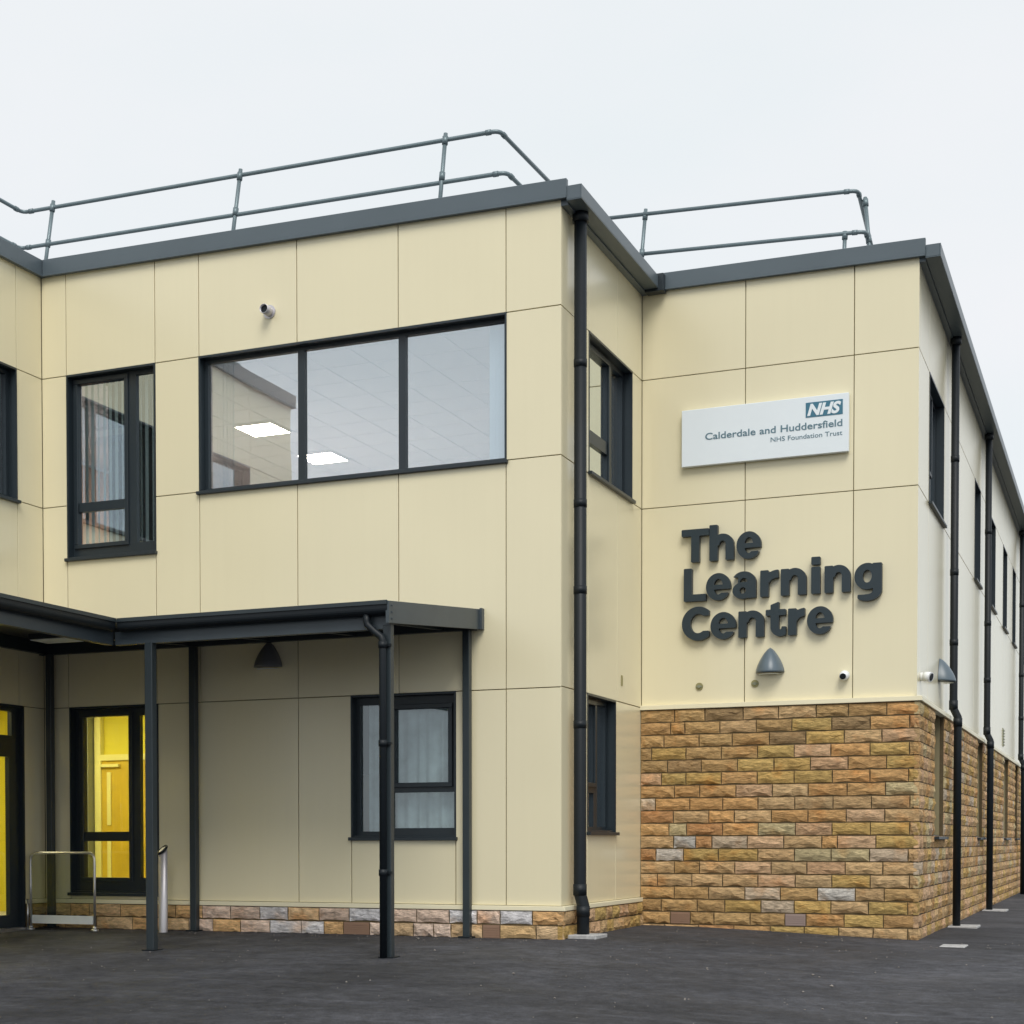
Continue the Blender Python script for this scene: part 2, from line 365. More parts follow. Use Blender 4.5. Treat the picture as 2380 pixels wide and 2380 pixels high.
# wall L and end face of the left wing
WL = (.475, 2.1, 4.98, 6.505); DR = (.39, 2.55, .0, 2.6); WL2 = (3.2, 4.6, 4.98, 6.505)
backing(LW, -.2, 5.878, -.3, 7.55, [WL, DR, WL2])
for q in ((0, .47, 6.505, 7.72), (.47, 2.1, 6.505, 7.72), (2.1, 3.2, 6.505, 7.72), (3.2, 4.6, 6.505, 7.72), (4.6, 5.9, 6.505, 7.72), (0, .47, 4.98, 6.505), (2.1, 3.2, 4.98, 6.505), (4.6, 5.9, 4.98, 6.505),
          (0, .47, 2.6, 4.98), (.47, 2.1, 2.6, 4.98), (2.1, 3.2, 2.6, 4.98), (3.2, 4.6, 2.6, 4.98), (4.6, 5.9, 2.6, 4.98), (0, .39, .335, 2.6), (2.55, 3.2, .335, 2.6), (3.2, 4.6, .335, 2.6), (4.6, 5.9, .335, 2.6)):
    panel(LW, *q)
for a, b_ in ((0, .39), (2.55, 5.96)):
    obj('drip_trim', B1(LW, a, b_, -.02, .045, .287, .335), M_trim, BLD, bevel=.004)
backing(E, .0, 8.27, -.4, 7.55, [])
for i in range(7):
    a, b_ = i*1.2134, (i+1)*1.2134
    panel(E, a, b_, 6.505, 7.72); panel(E, a, b_, 4.98, 6.505); panel(E, a, b_, 2.6, 4.98); panel(E, a, b_, -.3, 2.6)

# ---- stone blocks
PAL = {'b': (.36, .225, .095), 't': (.44, .30, .165), 'o': (.45, .245, .095), 'y': (.41, .285, .085), 'p': (.50, .325, .215), 'w': (.54, .45, .35),
       'd': (.20, .135, .075), 'r': (.38, .17, .07), 'g': (.42, .39, .24), 'G': (.50, .50, .49)}
_m = (.60, .39, .18)
PAL = {k: (tuple(c[i]*.80+_m[i]*.42 for i in range(3)) if k not in 'GwW' else tuple(c[i]*.92+_m[i]*.2 for i in range(3))) for k, c in PAL.items()}
PAL['q'] = (.66, .44, .31); PAL['W'] = (.62, .56, .50)
PAL.update({k.upper()+'1' if False else 'A'+k: tuple(min(v_*f_, .8) for v_, f_ in zip(c, (1.32, 1.38, 1.55))) for k, c in list(PAL.items())})
def stone_bm(bm, W, u0, u1, z0, z1, key, rnd, proud=.042, nx=5, nz=3, clay=None):
    lay = bm.loops.layers.float_color.get('tone') or bm.loops.layers.float_color.new('tone')
    c = PAL[key]; k = rnd.uniform(.86, 1.14); h = rnd.uniform(-.03, .03)
    col = (c[0]*k*(1+h), c[1]*k, c[2]*k*(1-h), 1)
    J = .0052; u0 += J; u1 -= J; z0 += J; z1 -= J
    seed = rnd.uniform(0, 100)
    prof = rnd.choice(('top', 'mid', 'low', 'flat', 'mid'))
    grid = []
    for i in range(nx+1):
        row = []
        for j in range(nz+1):
            fu, fz = i/nx, j/nz; edge = i in (0, nx) or j in (0, nz)
            u = u0+(u1-u0)*fu; z = z0+(z1-z0)*fz
            if not edge: u += rnd.uniform(-.3, .3)*(u1-u0)/nx; z += rnd.uniform(-.28, .28)*(z1-z0)/nz
            else:
                if 0 < i < nx: u += rnd.uniform(-.2, .2)*(u1-u0)/nx; z += rnd.uniform(.0, .013)**1 if j == 0 else -rnd.uniform(0, .005)
                elif 0 < j < nz: u += rnd.uniform(0, .005)*(1 if i == 0 else -1)
            if edge: d = proud-(.015 if j == 0 else .010)+rnd.uniform(0, .008)
            else:
                bias = {'top': .012*(fz-.3), 'mid': .006, 'low': .014*(.7-fz), 'flat': 0}[prof]
                d = proud+.001+bias*.7+rnd.uniform(-.006, .013)+.010*noise.noise(Vector((u*7+seed, z*9, seed)))
            row.append(bm.verts.new(W.p(u, d, z)))
        grid.append(row)
    fs = []
    for i in range(nx):
        for j in range(nz):
            q = [grid[i][j], grid[i+1][j], grid[i+1][j+1], grid[i][j+1]]
            if (i+j) % 2: fs += [bm.faces.new((q[0], q[1], q[2])), bm.faces.new((q[0], q[2], q[3]))]
            else: fs += [bm.faces.new((q[0], q[1], q[3])), bm.faces.new((q[1], q[2], q[3]))]
    ring = [grid[i][0] for i in range(nx+1)]+[grid[nx][j] for j in range(1, nz+1)]+[grid[i][nz] for i in range(nx-1, -1, -1)]+[grid[0][j] for j in range(nz-1, 0, -1)]
    bk = []
    for v_ in ring:
        r = v_.co-W.o; u = r.dot(W.t); z = v_.co.z
        bk.append(bm.verts.new(W.p(u, -.02, z)))
    for i in range(len(ring)):
        fs.append(bm.faces.new([ring[i], bk[i], bk[(i+1) % len(ring)], ring[(i+1) % len(ring)]]))
    for f in fs:
        for lp in f.loops: lp[lay] = col
NST = [0]
stuff_bm = nb(); stuff_bm.loops.layers.float_color.new('tone')
def stone(W, u0, u1, z0, z1, key, rnd, limit=True):
    if u1-u0 < .03: return
    if key == 'v' or key == 'V':
        bm = nb(); J = .006
        box(bm, W, u0+J, u1-J, -.02, .036, z0+J, z1-J)
        n = 5
        for i in range(n):
            zz = z0+.014+(z1-z0-.028)*i/n; box(bm, W, u0+.014, u1-.014, .036, .040, zz, zz+.014)
        obj('air_brick', bm, M_airb if key == 'v' else M_airg, BLD); return
    if limit and NST[0] < 296:
        bm = nb(); stone_bm(bm, W, u0, u1, z0, z1, key, rnd); obj('stone', bm, M_stone, BLD); NST[0] += 1
    else:
        stone_bm(stuff_bm, W, u0, u1, z0, z1, key, rnd, nx=4, nz=2)
rs = random.Random(11)
# wall C courses, traced joint by joint (positions in a 0..1790 strip)
ROWS = [([325, 522, 770, 998, 1240, 1445, 1690], 'bbdttbbo'), ([300, 392, 620, 855, 1085, 1340, 1585, 1835], 'obbtbydor'), ([255, 485, 700, 940, 1175, 1420, 1660], 'bbbbdytp'),
        ([175, 400, 630, 865, 1100, 1335, 1585, 1835], 'bybbypoyb'), ([280, 500, 735, 970, 1205, 1445, 1690], 'bdbyypoy'), ([240, 400, 630, 862, 1100, 1345, 1585, 1830], 'pyyoyyooy'),
        ([325, 490, 725, 960, 1190, 1440, 1685], 'oooptoog'), ([200, 425, 640, 868, 1105, 1350, 1595, 1840], 'wooottttg'), ([318, 550, 715, 955, 1190, 1435, 1680], 'rtotoopt'),
        ([290, 405, 640, 870, 1110, 1345, 1590, 1840], 'ogrogpyyt'), ([320, 465, 570, 800, 1035, 1280, 1380, 1625], 'tGrwptopy'), ([205, 385, 612, 868, 1105, 1340, 1585, 1830], 'rGyytggwt'),
        ([325, 490, 720, 955, 1185, 1430, 1670], 'tbtptptt'), ([215, 440, 640, 870, 1110, 1345, 1590, 1840], 'ttttptytt'), ([325, 550, 785, 1015, 1255, 1495, 1680], 'bbtwbGtb'),
        ([240, 475, 655, 890, 1105, 1340, 1580, 1830], 'bbbywytyb'), ([300, 430, 585, 820, 1045, 1180, 1425, 1675], 'bvbbbVoyo'), ([260, 485, 715, 950, 1170, 1390, 1610, 1830], 'ttroyyttt')]
def xs_of(px):   # strip px -> metres along C (perspective of the strip)
    k = (px-110)/1790
    return .015+3.21*(k*(1+.05*(1-k)))
for ri, (js, keys) in enumerate(ROWS):
    z1 = 2.572-.15*ri; z0 = z1-.15
    us = [.0]+[xs_of(j) for j in js]+[WC+.04]
    for i in range(len(us)-1):
        k = keys[i] if i < len(keys) else 'b'
        stone(C, us[i], us[i+1], z0, z1, k, rs)
obj('mortar_bed', B1(C, .0, WC, -.02, .026, -.3, 2.575), M_mortar, BLD)
# wall A base, two courses
up_ = [-6.5, -6.36, -6.12, -5.86, -5.42, -5.0, -4.66, -4.30, -3.93, -3.55, -3.19, -2.80, -2.43, -2.02, -1.62, -1.24, -.92, -.66, -.30, .046]
ku = 'bbotbboqqGtqGqqGqGotq'
lo_ = [-6.5, -6.2, -5.75, -5.25, -4.85, -4.48, -4.16, -3.80, -3.42, -3.02, -2.74, -2.50, -2.18, -1.95, -1.66, -1.42, -1.22, -.86, -.66, -.26, .046]
kl = 'bbtotqoqGWovqtqqtvbtqt'
for us, ks, z1 in ((up_, ku, .286), (lo_, kl, .136), (up_, ku, -.014)):
    for i in range(len(us)-1): stone(A, us[i], us[i+1], z1-.15, z1, ks[i] if ks[i] in 'vV' else 'A'+ks[i], rs)
obj('mortar_bed', B1(A, -WA, 0, -.02, .026, -.2, .288), M_mortar, BLD)
for r_, z1 in ((0, .286), (1, .136), (2, -.014)):
    u = -.046; ks = 'ptyotybtpt'
    i = 0
    while u < WB-.1:
        u2 = min(u+rs.choice((.36, .4, .42, .25)) if i or r_ != 1 else u+.2, WB-.05); stone(B, u, u2, z1-.15, z1, rs.choice('ttybyp'), rs); u = u2; i += 1
obj('mortar_bed', B1(B, 0, WB-.05, -.02, .026, -.2, .288), M_mortar, BLD)
# wall D
for ri in range(18):
    z1 = 2.572-.15*ri; z0 = z1-.15; u = -.046; first = True
    zc = (z0+z1)/2
    while u < DL-.02:
        l = rs.choice((.40, .41, .42, .40, .26, .34)) if not first else (.12 if ri % 2 else .42); first = False
        u2 = min(u+l, DL)
        segs = [(u, u2)]
        for h in GD:
            if h[2] < zc < h[3]:
                ns = []
                for a, b_ in segs:
                    if b_ <= h[0] or a >= h[1]: ns.append((a, b_))
                    else:
                        if a < h[0]: ns.append((a, h[0]))
                        if b_ > h[1]: ns.append((h[1], b_))
                segs = ns
        for a, b_ in segs: stone(D, a, b_, z0, z1, rs.choice('ttttybpptyowtg' if ri < 14 else 'ttpybbtyp'), rs)
        u = u2
bm = nb()
for c in cells(0, DL, -.4, 2.575, GD): box(bm, D, c[0], c[1], -.02, .026, c[2], c[3])
obj('mortar_bed', bm, M_mortar, BLD)
# left wing base
for r_, z1 in ((0, .286), (1, .136), (2, -.014)):
    for a0, b0 in ((0.02, .38), (2.56, 5.94)):
        u = a0
        while u < b0-.02:
            u2 = min(u+rs.choice((.36, .4, .42, .25)), b0); stone(LW, u, u2, z1-.15, z1, rs.choice('tbopty'), rs, limit=False); u = u2
bm = nb()
for a0, b0 in ((0, .39), (2.55, 5.9)): box(bm, LW, a0, b0, -.02, .026, -.2, .288)
obj('mortar_bed', bm, M_mortar, BLD)
so = obj('stonework', stuff_bm, M_stone, BLD, stuff=True)

# ---- windows
def frame_bars(bm, W, u0, u1, z0, z1, fw, d0, d1, bottom=None, topw=None):
    bt = bottom or fw; tp = topw or fw
    box(bm, W, u0, u1, d0, d1, z0, z0+bt); box(bm, W, u0, u1, d0, d1, z1-tp, z1)
    box(bm, W, u0, u0+fw, d0, d1, z0+bt, z1-tp); box(bm, W, u1-fw, u1, d0, d1, z0+bt, z1-tp)
def window(W, h, lights, sashes=(), gm=None, rec=.10, sill=True, lining=True, fw=.058, sill_d=.045, bars=(), name='window', bottom=None):
    """lights = glazed rects; the frame fills all the rest of the opening; sashes = proud opening leaves"""
    u0, u1, z0, z1 = h; bm = nb()
    for c in cells(u0, u1, z0, z1, lights): box(bm, W, c[0], c[1], -rec-.06, -rec, c[2], c[3])
    if lining:
        T = .014
        box(bm, W, u0-.004, u0+T, -rec, .006, z0, z1+.004); box(bm, W, u1-T, u1+.004, -rec, .006, z0, z1+.004)
        box(bm, W, u0+T, u1-T, -rec, .006, z1-T-.006, z1+.004)
    o = obj(name, bm, M_dark, BLD)
    for (a, b_, c, d) in lights:
        obj('pane', B1(W, a-.004, b_+.004, -rec-.036, -rec-.030, c-.004, d+.004), gm or M_glass, o)
    for (a, b_, c, d) in sashes:
        s_ = nb(); frame_bars(s_, W, a, b_, c, d, .05, -rec+.001, -rec+.022)
        obj('sash', s_, M_dark, o, bevel=.004)
    if sill:
        s_ = nb()
        vs = [(u0-.022, -rec+.002, z0+.03), (u1+.022, -rec+.002, z0+.03), (u1+.022, sill_d, z0+.004), (u0-.022, sill_d, z0+.004)]
        box(s_, W, u0-.022, u1+.022, -.015, sill_d, z0-.034, z0+.002)
        box(s_, W, u0+.0145, u1-.0145, -rec+.001, -.015, z0+.0005, z0+.022)
        obj('sill', s_, M_dark, o, bevel=.003)
    return o
def inset(a, b_, c, d, k=.05): return (a-k, b_+k, c-k, d+k)
# W1: wide left opening light in two panes, narrow right light
l1 = [(-6.06, -5.40, 5.02, 6.415), (-6.06, -5.40, 4.53, 4.915), (-5.245, -4.985, 4.50, 6.44)]
window(A, W1, l1, [(-6.11, -5.35, 4.48, 6.465)])
x0, x1 = W2[0], W2[1]
window(A, W2, [(-4.27, -3.112, 5.03, 6.445), (-3.028, -1.882, 5.03, 6.445), (-1.798, -.66, 5.03, 6.445)])
window(A, GW1, [(-6.01, -5.37, 1.13, 2.49), (-6.01, -5.37, .59, 1.02), (-5.22, -4.965, .59, 2.49)], [(-6.06, -5.32, .54, 2.54)], gm=M_glass_lo)
window(A, GW2, [(-2.355, -2.06, 1.12, 2.5), (-1.925, -1.30, 1.645, 2.44), (-1.96, -1.236, 1.155, 1.54)], [(-1.975, -1.25, 1.595, 2.49)], gm=M_glass_gf)
window(B, WB1, [(.985, 1.90, 5.54, 6.41), (.985, 1.90, 5.08, 5.40), (2.05, 2.47, 5.06, 6.44)], [(.935, 1.95, 5.03, 6.46)], gm=M_glass_b)
window(B, WB2, [(.94, 1.40, 1.66, 2.52), (.94, 1.40, 1.17, 1.545), (1.53, 1.84, 1.17, 2.54)], [(.89, 1.45, 1.61, 2.57)], gm=M_glass_b)
window(LW, WL, [(.545, .80, 5.04, 6.44), (.95, 2.03, 5.04, 6.44)], [])
window(LW, WL2, [(3.27, 4.53, 5.04, 6.44)], [])
for h in WD:
    a, b_ = h[0], h[1]; mm = a+(b_-a)*.62
    window(D, h, [(a+.07, mm, 5.53, 6.43), (a+.07, mm, 5.08, 5.42), (mm+.09, b_-.06, 5.06, 6.44)], [(a+.02, mm+.05, 5.48, 6.48)], gm=M_glass_b)
for h in GD:
    a, b_ = h[0], h[1]; mm = a+(b_-a)*.62
    window(D, h, [(a+.07, mm, 1.66, 2.5), (a+.07, mm, 1.15, 1.55), (mm+.09, b_-.06, 1.14, 2.5)], gm=M_glass_b, lining=False, sill_d=.095)
# entrance door in the left wing
du0, du1, dz0, dz1 = DR
bm = nb()
dl = [(.55, 1.42, 2.25, 2.53), (1.56, 2.42, 2.25, 2.53), (.60, 1.38, .16, 2.0), (1.60, 2.38, .16, 2.0)]
for c in cells(du0, du1, dz0, dz1, dl): box(bm, LW, c[0], c[1], -.11, -.05, c[2], c[3])
box(bm, LW, du0-.004, du0+.02, -.05, .006, dz0, dz1); box(bm, LW, du1-.02, du1+.004, -.05, .006, dz0, dz1); box(bm, LW, du0+.02, du1-.02, -.05, .006, dz1-.02, dz1+.004)
dob = obj('entrance_door', bm, M_dark, BLD)
for q in dl: obj('pane', B1(LW, q[0]-.003, q[1]+.003, -.085, -.079, q[2]-.003, q[3]+.003), M_glass_lo, dob)
bm = nb(); tube(bm, [(-WA+.0, -1.32, .9), (-WA+.0, -1.32, 1.5)], .014); obj('pull_handle', bm, M_steel, dob)
obj('threshold', B1(LW, du0, du1, -.12, .06, -.03, .012), M_steel, BLD)

# ---- fascias, gutters, roofs
FH = .197
bm = nb(); box(bm, A, -WA+.06, .075, .0, .055, TOPL, TOPL+FH, TOPR, TOPR+FH)
box(bm, A, -WA+.06, .072, .056, .062, TOPL-.004, TOPL+.022, TOPR-.004, TOPR+.022)
obj('roof_fascia', bm, M_fascia, BLD, bevel=.004)
bm = nb(); box(bm, LW, -.05, 5.96, .0, .055, TOPL, TOPL+FH); box(bm, LW, -.05, 5.96, .056, .062, TOPL-.004, TOPL+.022); obj('roof_fascia', bm, M_fascia, BLD, bevel=.004)
obj('roof_fascia', B1(E, 0, 8.55, .0, .06, TOPL, TOPL+FH), M_fascia, BLD)
bm = nb(); box(bm, C, .235, WC+.068, .0, .055, TC0-.01, TC0+FH-.01, TC1, TC1+FH)
box(bm, C, .235, WC+.066, .056, .062, TC0-.014, TC0+.012, TC1-.004, TC1+.022)
obj('roof_fascia', bm, M_fascia, BLD, bevel=.004)
def gutter(W, u0, u1, z0, z1, d0, d1, name='box_gutter'):
    bm = nb(); T = .012
    box(bm, W, u0, u1, d1-T, d1, z0+T, z1); box(bm, W, u0, u1, d0, d0+T, z0+T, z1); box(bm, W, u0, u1, d0, d1, z0, z0+T)
    box(bm, W, u0, u0+T, d0+T, d1-T, z0+T, z1)
    return obj(name, bm, M_fascia, BLD, bevel=.003)
gutter(B, -.057, WB-.045, 7.525, 7.675, .0765, .237)
gutter(D, -.057, DL, 7.46, 7.605, .0695, .232)
obj('gutter_stop_end', B1(WORLD, .078, .30, WB-.15, WB-.012, 7.492, 7.695), M_dark, BLD, bevel=.003)
bm = nb()   # eaves soffit strip behind gutters
box(bm, B, 0.001, WB-.001, -.018, .0755, 7.505, 7.70); box(bm, D, .001, DL, -.018, .0685, 7.445, 7.62); obj('eaves_board', bm, M_fascia, BLD)
bm = nb()
def quad(bm, ps): bm.faces.new([bm.verts.new(p) for p in ps])
def slab(bm, ps, th=.1):
    a = [bm.verts.new(p) for p in ps]; b2 = [bm.verts.new(Vector(p)-Vector((0, 0, th))) for p in ps]
    bm.faces.new(a); bm.faces.new(b2[::-1])
    for i in range(len(ps)): bm.faces.new([a[i], b2[i], b2[(i+1) % len(ps)], a[(i+1) % len(ps)]])
slab(bm, [(-15, -5.8, 7.80), (-6.46, -5.8, 7.80), (-6.46, 27, 7.80), (-15, 27, 7.80)])
slab(bm, [(-6.459, .01, 7.80), (-.01, .01, 7.68), (-.01, 27, 7.68), (-6.459, 27, 7.80)])
slab(bm, [(.0, WB+.02, 7.68), (WC-.02, WB+.02, 7.61), (WC-.02, 29.9, 7.61), (.0, 29.9, 7.68)])
obj('roof', bm, M_roof, BLD)
bm = nb(); box(bm, WORLD, -15, WC, 29.9, 30, -.4, 7.7); box(bm, WORLD, -15, -14.9, -5.8, 29.9, -.4, 7.7)
obj('rear_wall', bm, M_clad, BLD)

# ---- downpipes
def downpipe(cx_, cy_, ztop, zjog, off_out, zbot, nx_, ny_, r=.066):
    """round pipe, hopper at top, swan jog outward where the stone starts"""
    n = Vector((nx_, ny_, 0)); c = Vector((cx_, cy_, 0)); o = n*off_out
    bm = nb()
    tube(bm, [c+Vector((0, 0, ztop)), c+Vector((0, 0, zjog+.16)), c+Vector((0, 0, zjog+.10)), c+o+Vector((0, 0, zjog-.02)), c+o+Vector((0, 0, zjog-.08)), c+o+Vector((0, 0, zbot))], r, 14)
    p = obj('downpipe', bm, M_black, BLD)
    z = ztop-1.45
    zz = [ztop-1.55, ztop-3.0, ztop-3.9, ztop-5.3]
    for z in zz:
        if z < zjog+.3: continue
        bm = nb(); tube(bm, [c+Vector((0, 0, z-.04)), c+Vector((0, 0, z+.04))], r+.0045, 14)
        obj('pipe_collar', bm, M_black, p)
    bm = nb(); tube(bm, [c+Vector((0, 0, zjog+.20)), c+Vector((0, 0, zjog+.08))], r+.006, 14); obj('pipe_socket', bm, M_black, p)
    bm = nb(); tube(bm, [c+o+Vector((0, 0, zjog-.03)), c+o+Vector((0, 0, zjog-.14))], r+.006, 14)
    obj('pipe_socket', bm, M_black, p)
    bm = nb(); tube(bm, [c+Vector((0, 0, ztop)), c+Vector((0, 0, ztop-.05)), c+Vector((0, 0, ztop-.10))], r+.02, 14); obj('gutter_outlet', bm, M_black, p)
    return p
downpipe(.105, .31, 7.53, .36, .035, -.03, 1, 0)
downpipe(WC+.10, 5.95, 7.465, 2.62, .055, -.12, 1, 0, r=.05)
downpipe(WC+.10, 11.2, 7.465, 2.62, .055, -.12, 1, 0, r=.05)
downpipe(WC+.10, 19.8, 7.465, 2.62, .055, -.12, 1, 0, r=.05)
# little vents in the cladding
bm = nb(); box(bm, B, 2.115, 2.165, 0, .008, 2.80, 2.92); obj('wall_vent', bm, M_brass, BLD)
bm = nb(); box(bm, D, 13.05, 13.25, 0, .01, 2.78, 3.12)
for i in range(6): box(bm, D, 13.06, 13.24, .01, .03, 2.80+i*.053, 2.82+i*.053)
obj('wall_vent', bm, M_greyp, BLD)

# ---- interiors
Z0c = 6.75
def box_walls(x0, x1, y0, y1, z0, z1):
    bm = nb(); box(bm, WORLD, x0, x1, y1, y1+.05, z0, z1); box(bm, WORLD, x1, x1+.04, y0, y1, z0, z1); box(bm, WORLD, x0, x1, y0, y1, z1-.04, z1); return bm
def two_slabs(y1, z0, z1):
    bm = nb(); box(bm, WORLD, -14.8, -6.75, -5.6, .25, z0, z1); box(bm, WORLD, -14.8, -.25, .25, y1, z0, z1); return bm
bm = nb()   # upper open-plan room: walls
box(bm, WORLD, -9.4, -9.3, .3, 12, 4.2, 7.3); box(bm, WORLD, -9.3, -.3, 12, 12.1, 4.2, 7.3)
obj('interior_wall', bm, M_wallint, BLD)
obj('interior_floor', two_slabs(29, 4.1, 4.2), M_floor, BLD)
obj('interior_wall', B1(WORLD, -9.3, -6.35, .26, .3, 4.2, 7.3), M_wallint, BLD)
obj('interior_wall', B1(WORLD, -9.3, -9.27, 3.0, 12, 4.2, 6.75), M_orange, BLD)
ceil = obj('ceiling_slab', B1(WORLD, -9.35, -.24, .23, 12.1, 6.80, 6.86), M_grid, BLD)
tile_me = None
LIT = {(-6.04, 3.62), (-6.04, 5.42)}
for i in range(13):
    for j in range(13):
        x = -8.44+i*.6; y = .62+j*.6
        if x > -.8: continue
        if (round(x, 2), round(y, 2)) in LIT: continue
        if tile_me is None:
            to = obj('ceiling_tile', B1(WORLD, .011, .589, .011, .589, -.012, 0), M_tile, ceil); tile_me = to.data
        else:
            to = bpy.data.objects.new('ceiling_tile', tile_me); COL.objects.link(to); to.parent = ceil
        to.location = (x, y, Z0c+.045)
for k, (x, y) in enumerate(((-6.04, 3.62), (-6.04, 5.42))):
    t_ = thing('ceiling_light', ('larger-looking lit square ceiling light seen in the left pane of the wide upper window', 'second lit square ceiling light behind the mullion of the wide upper window')[k], 'ceiling light', (x+.3, y+.3, Z0c), 'lit ceiling panels in the upper room')
    bm = nb(); frame_bars_ = [(x, x+.6, y, y+.02), (x, x+.6, y+.58, y+.6), (x, x+.02, y+.02, y+.58), (x+.58, x+.6, y+.02, y+.58)]
    for q in frame_bars_: box(bm, WORLD, q[0], q[1], q[2], q[3], Z0c-.002, Z0c+.05)
    obj('light_frame', bm, M_grid, t_)
    obj('diffuser', B1(WORLD, x+.021, x+.579, y+.021, y+.579, Z0c+.001, Z0c+.012), M_em, t_)
obj('added_dark_box', box_walls(-6.34, -4.90, .32, 1.10, 4.21, 6.73), M_dint, BLD)  # dark box added behind the blind so the gaps between slats look dark
# lower rooms
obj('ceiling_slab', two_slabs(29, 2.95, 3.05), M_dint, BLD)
obj('interior_floor', two_slabs(12, -.02, .03), M_floor, BLD)
bm = nb(); box(bm, WORLD, -9.6, -4.0, 2.6, 2.68, .03, 2.95); box(bm, WORLD, -9.68, -9.6, -5.6, 2.68, .03, 2.95); box(bm, WORLD, -4.1, -4.0, .23, 2.6, .03, 2.95)
obj('lobby_wall', bm, M_yel, BLD)
bm = nb(); box(bm, WORLD, -9.6, -6.75, -5.6, .25, 2.90, 2.945); box(bm, WORLD, -9.6, -4.1, .25, 2.6, 2.90, 2.945); obj('lobby_ceiling', bm, M_yelp, BLD)
ld = obj('lobby_door', B1(WORLD, -7.50, -6.62, 2.55, 2.597, .03, 2.12), M_yel2, BLD)
obj('vision_strip', B1(WORLD, -7.405, -7.345, 2.53, 2.549, .45, 1.12), M_yelp, ld)
obj('vision_strip', B1(WORLD, -7.405, -7.345, 2.53, 2.549, 1.24, 1.96), M_yelp, ld)
obj('door_closer', B1(WORLD, -7.50, -7.2, 2.50, 2.549, 2.03, 2.07), M_yelp, ld)
bm = nb(); box(bm, WORLD, -7.60, -7.50, 2.52, 2.598, .03, 2.80); box(bm, WORLD, -7.50, -6.55, 2.52, 2.598, 2.12, 2.2); obj('door_frame', bm, M_yelp, BLD)
obj('lobby_column', B1(WORLD, -7.78, -7.62, 2.40, 2.59, .03, 2.90), M_greyp, BLD)
for (x, y), lb_ in (((-6.6, .9), 'warm lobby ceiling light just inside the tall ground-floor window'), ((-8.2, .9), 'warm lobby ceiling light in the inner corner of the yellow lobby'), ((-8.2, -1.6), 'warm lobby ceiling light in the middle of the lobby behind the entrance door'), ((-7.4, -3.6), 'warm lobby ceiling light farthest from the window beyond the entrance door')):
    t_ = thing('ceiling_light', lb_, 'ceiling light', (x+.3, y+.3, 2.88), 'lobby ceiling lights')
    obj('diffuser', B1(WORLD, x, x+.6, y, y+.6, 2.875, 2.895), M_emy, t_)
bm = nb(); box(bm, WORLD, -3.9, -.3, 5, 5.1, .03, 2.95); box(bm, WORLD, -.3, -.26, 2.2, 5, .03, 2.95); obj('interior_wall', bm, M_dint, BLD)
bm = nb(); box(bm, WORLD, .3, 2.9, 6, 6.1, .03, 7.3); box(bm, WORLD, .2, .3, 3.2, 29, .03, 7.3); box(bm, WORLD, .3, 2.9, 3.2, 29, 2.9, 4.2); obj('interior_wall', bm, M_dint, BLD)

# blinds and curtains: things hanging inside
def blind(W, u0, u1, z0, z1, d, n, M, label, ang=25, rnd=rs, gap=.0):
    t_ = thing('vertical_blind', label, 'blind', W.p((u0+u1)/2, d, z0), 'vertical blinds in the windows')
    bm = nb(); box(bm, W, u0, u1, d-.015, d+.015, z1, z1+.03); obj('headrail', bm, M_white, t_)
    for i in range(n):
        uc = u0+(u1-u0)*(i+.5)/n; a = R(ang+rnd.uniform(-9, 9)); hw = .040
        T_ = (W.t*math.cos(a)+W.n*math.sin(a)); N_ = (W.n*math.cos(a)-W.t*math.sin(a)); P0 = W.p(uc, d, 0)
        bm = nb()
        W_ = Wall((P0.x, P0.y), (T_.x, T_.y), (N_.x, N_.y)); box(bm, W_, -hw, hw, -.0012, .0012, z0, z1)
        obj('slat', bm, M, t_)
blind(A, -6.08, -4.98, 4.40, 6.46, -.235, 13, M_blind, 'grey vertical blind with slats half open in the narrow upper window left of the flue', 38)
blind(A, -4.26, -4.0, 5.0, 6.46, -.24, 6, M_blindw, 'stacked pale blind at the left end of the wide upper window', 60)
blind(A, -.86, -.62, 5.0, 6.46, -.22, 6, M_blindw, 'stacked white blind at the right end of the wide upper window', 20)
bm = nb()  # curtain in the ground window: wavy sheet
cu = thing('net_curtain', 'pale grey net curtain filling the ground-floor window under the canopy', 'curtain', (-1.8, .25, 1.1))
n = 60; prev = None
for i in range(n+1):
    x = -2.33+1.12*i/n; y = .27+.018*math.sin(i*.9+.6*math.sin(i*.37))
    a = bm.verts.new((x, y, 1.08)); b2 = bm.verts.new((x, y+.005, 2.53))
    if prev: f = bm.faces.new([prev[0], a, b2, prev[1]]); f.smooth = True
    prev = (a, b2)
obj('curtain_cloth', bm, M_curt, cu)

# ------------------------------------------------------------------ canopy
CAN = thing('entrance_canopy', 'dark grey steel entrance canopy on slim posts wrapping the inner corner', 'canopy')
XG, YG = -3.87, -2.30; XR = -.877; YE = -8.0
bm = nb()
def zA(y): return 3.43+.088*y
slab(bm, [(-6.49, -.01, 3.43), (XR-.03, -.01, 3.43), (XR-.03, YG+.06, zA(YG)), (XG-.06, YG+.06, zA(YG))], .03)
slab(bm, [(-6.489, -.012, 3.43), (XG-.062, YG+.062, zA(YG)), (XG-.062, YE, zA(YG)), (-6.489, YE, 3.43)], .03)
obj('roof_sheet', bm, M_under, CAN)
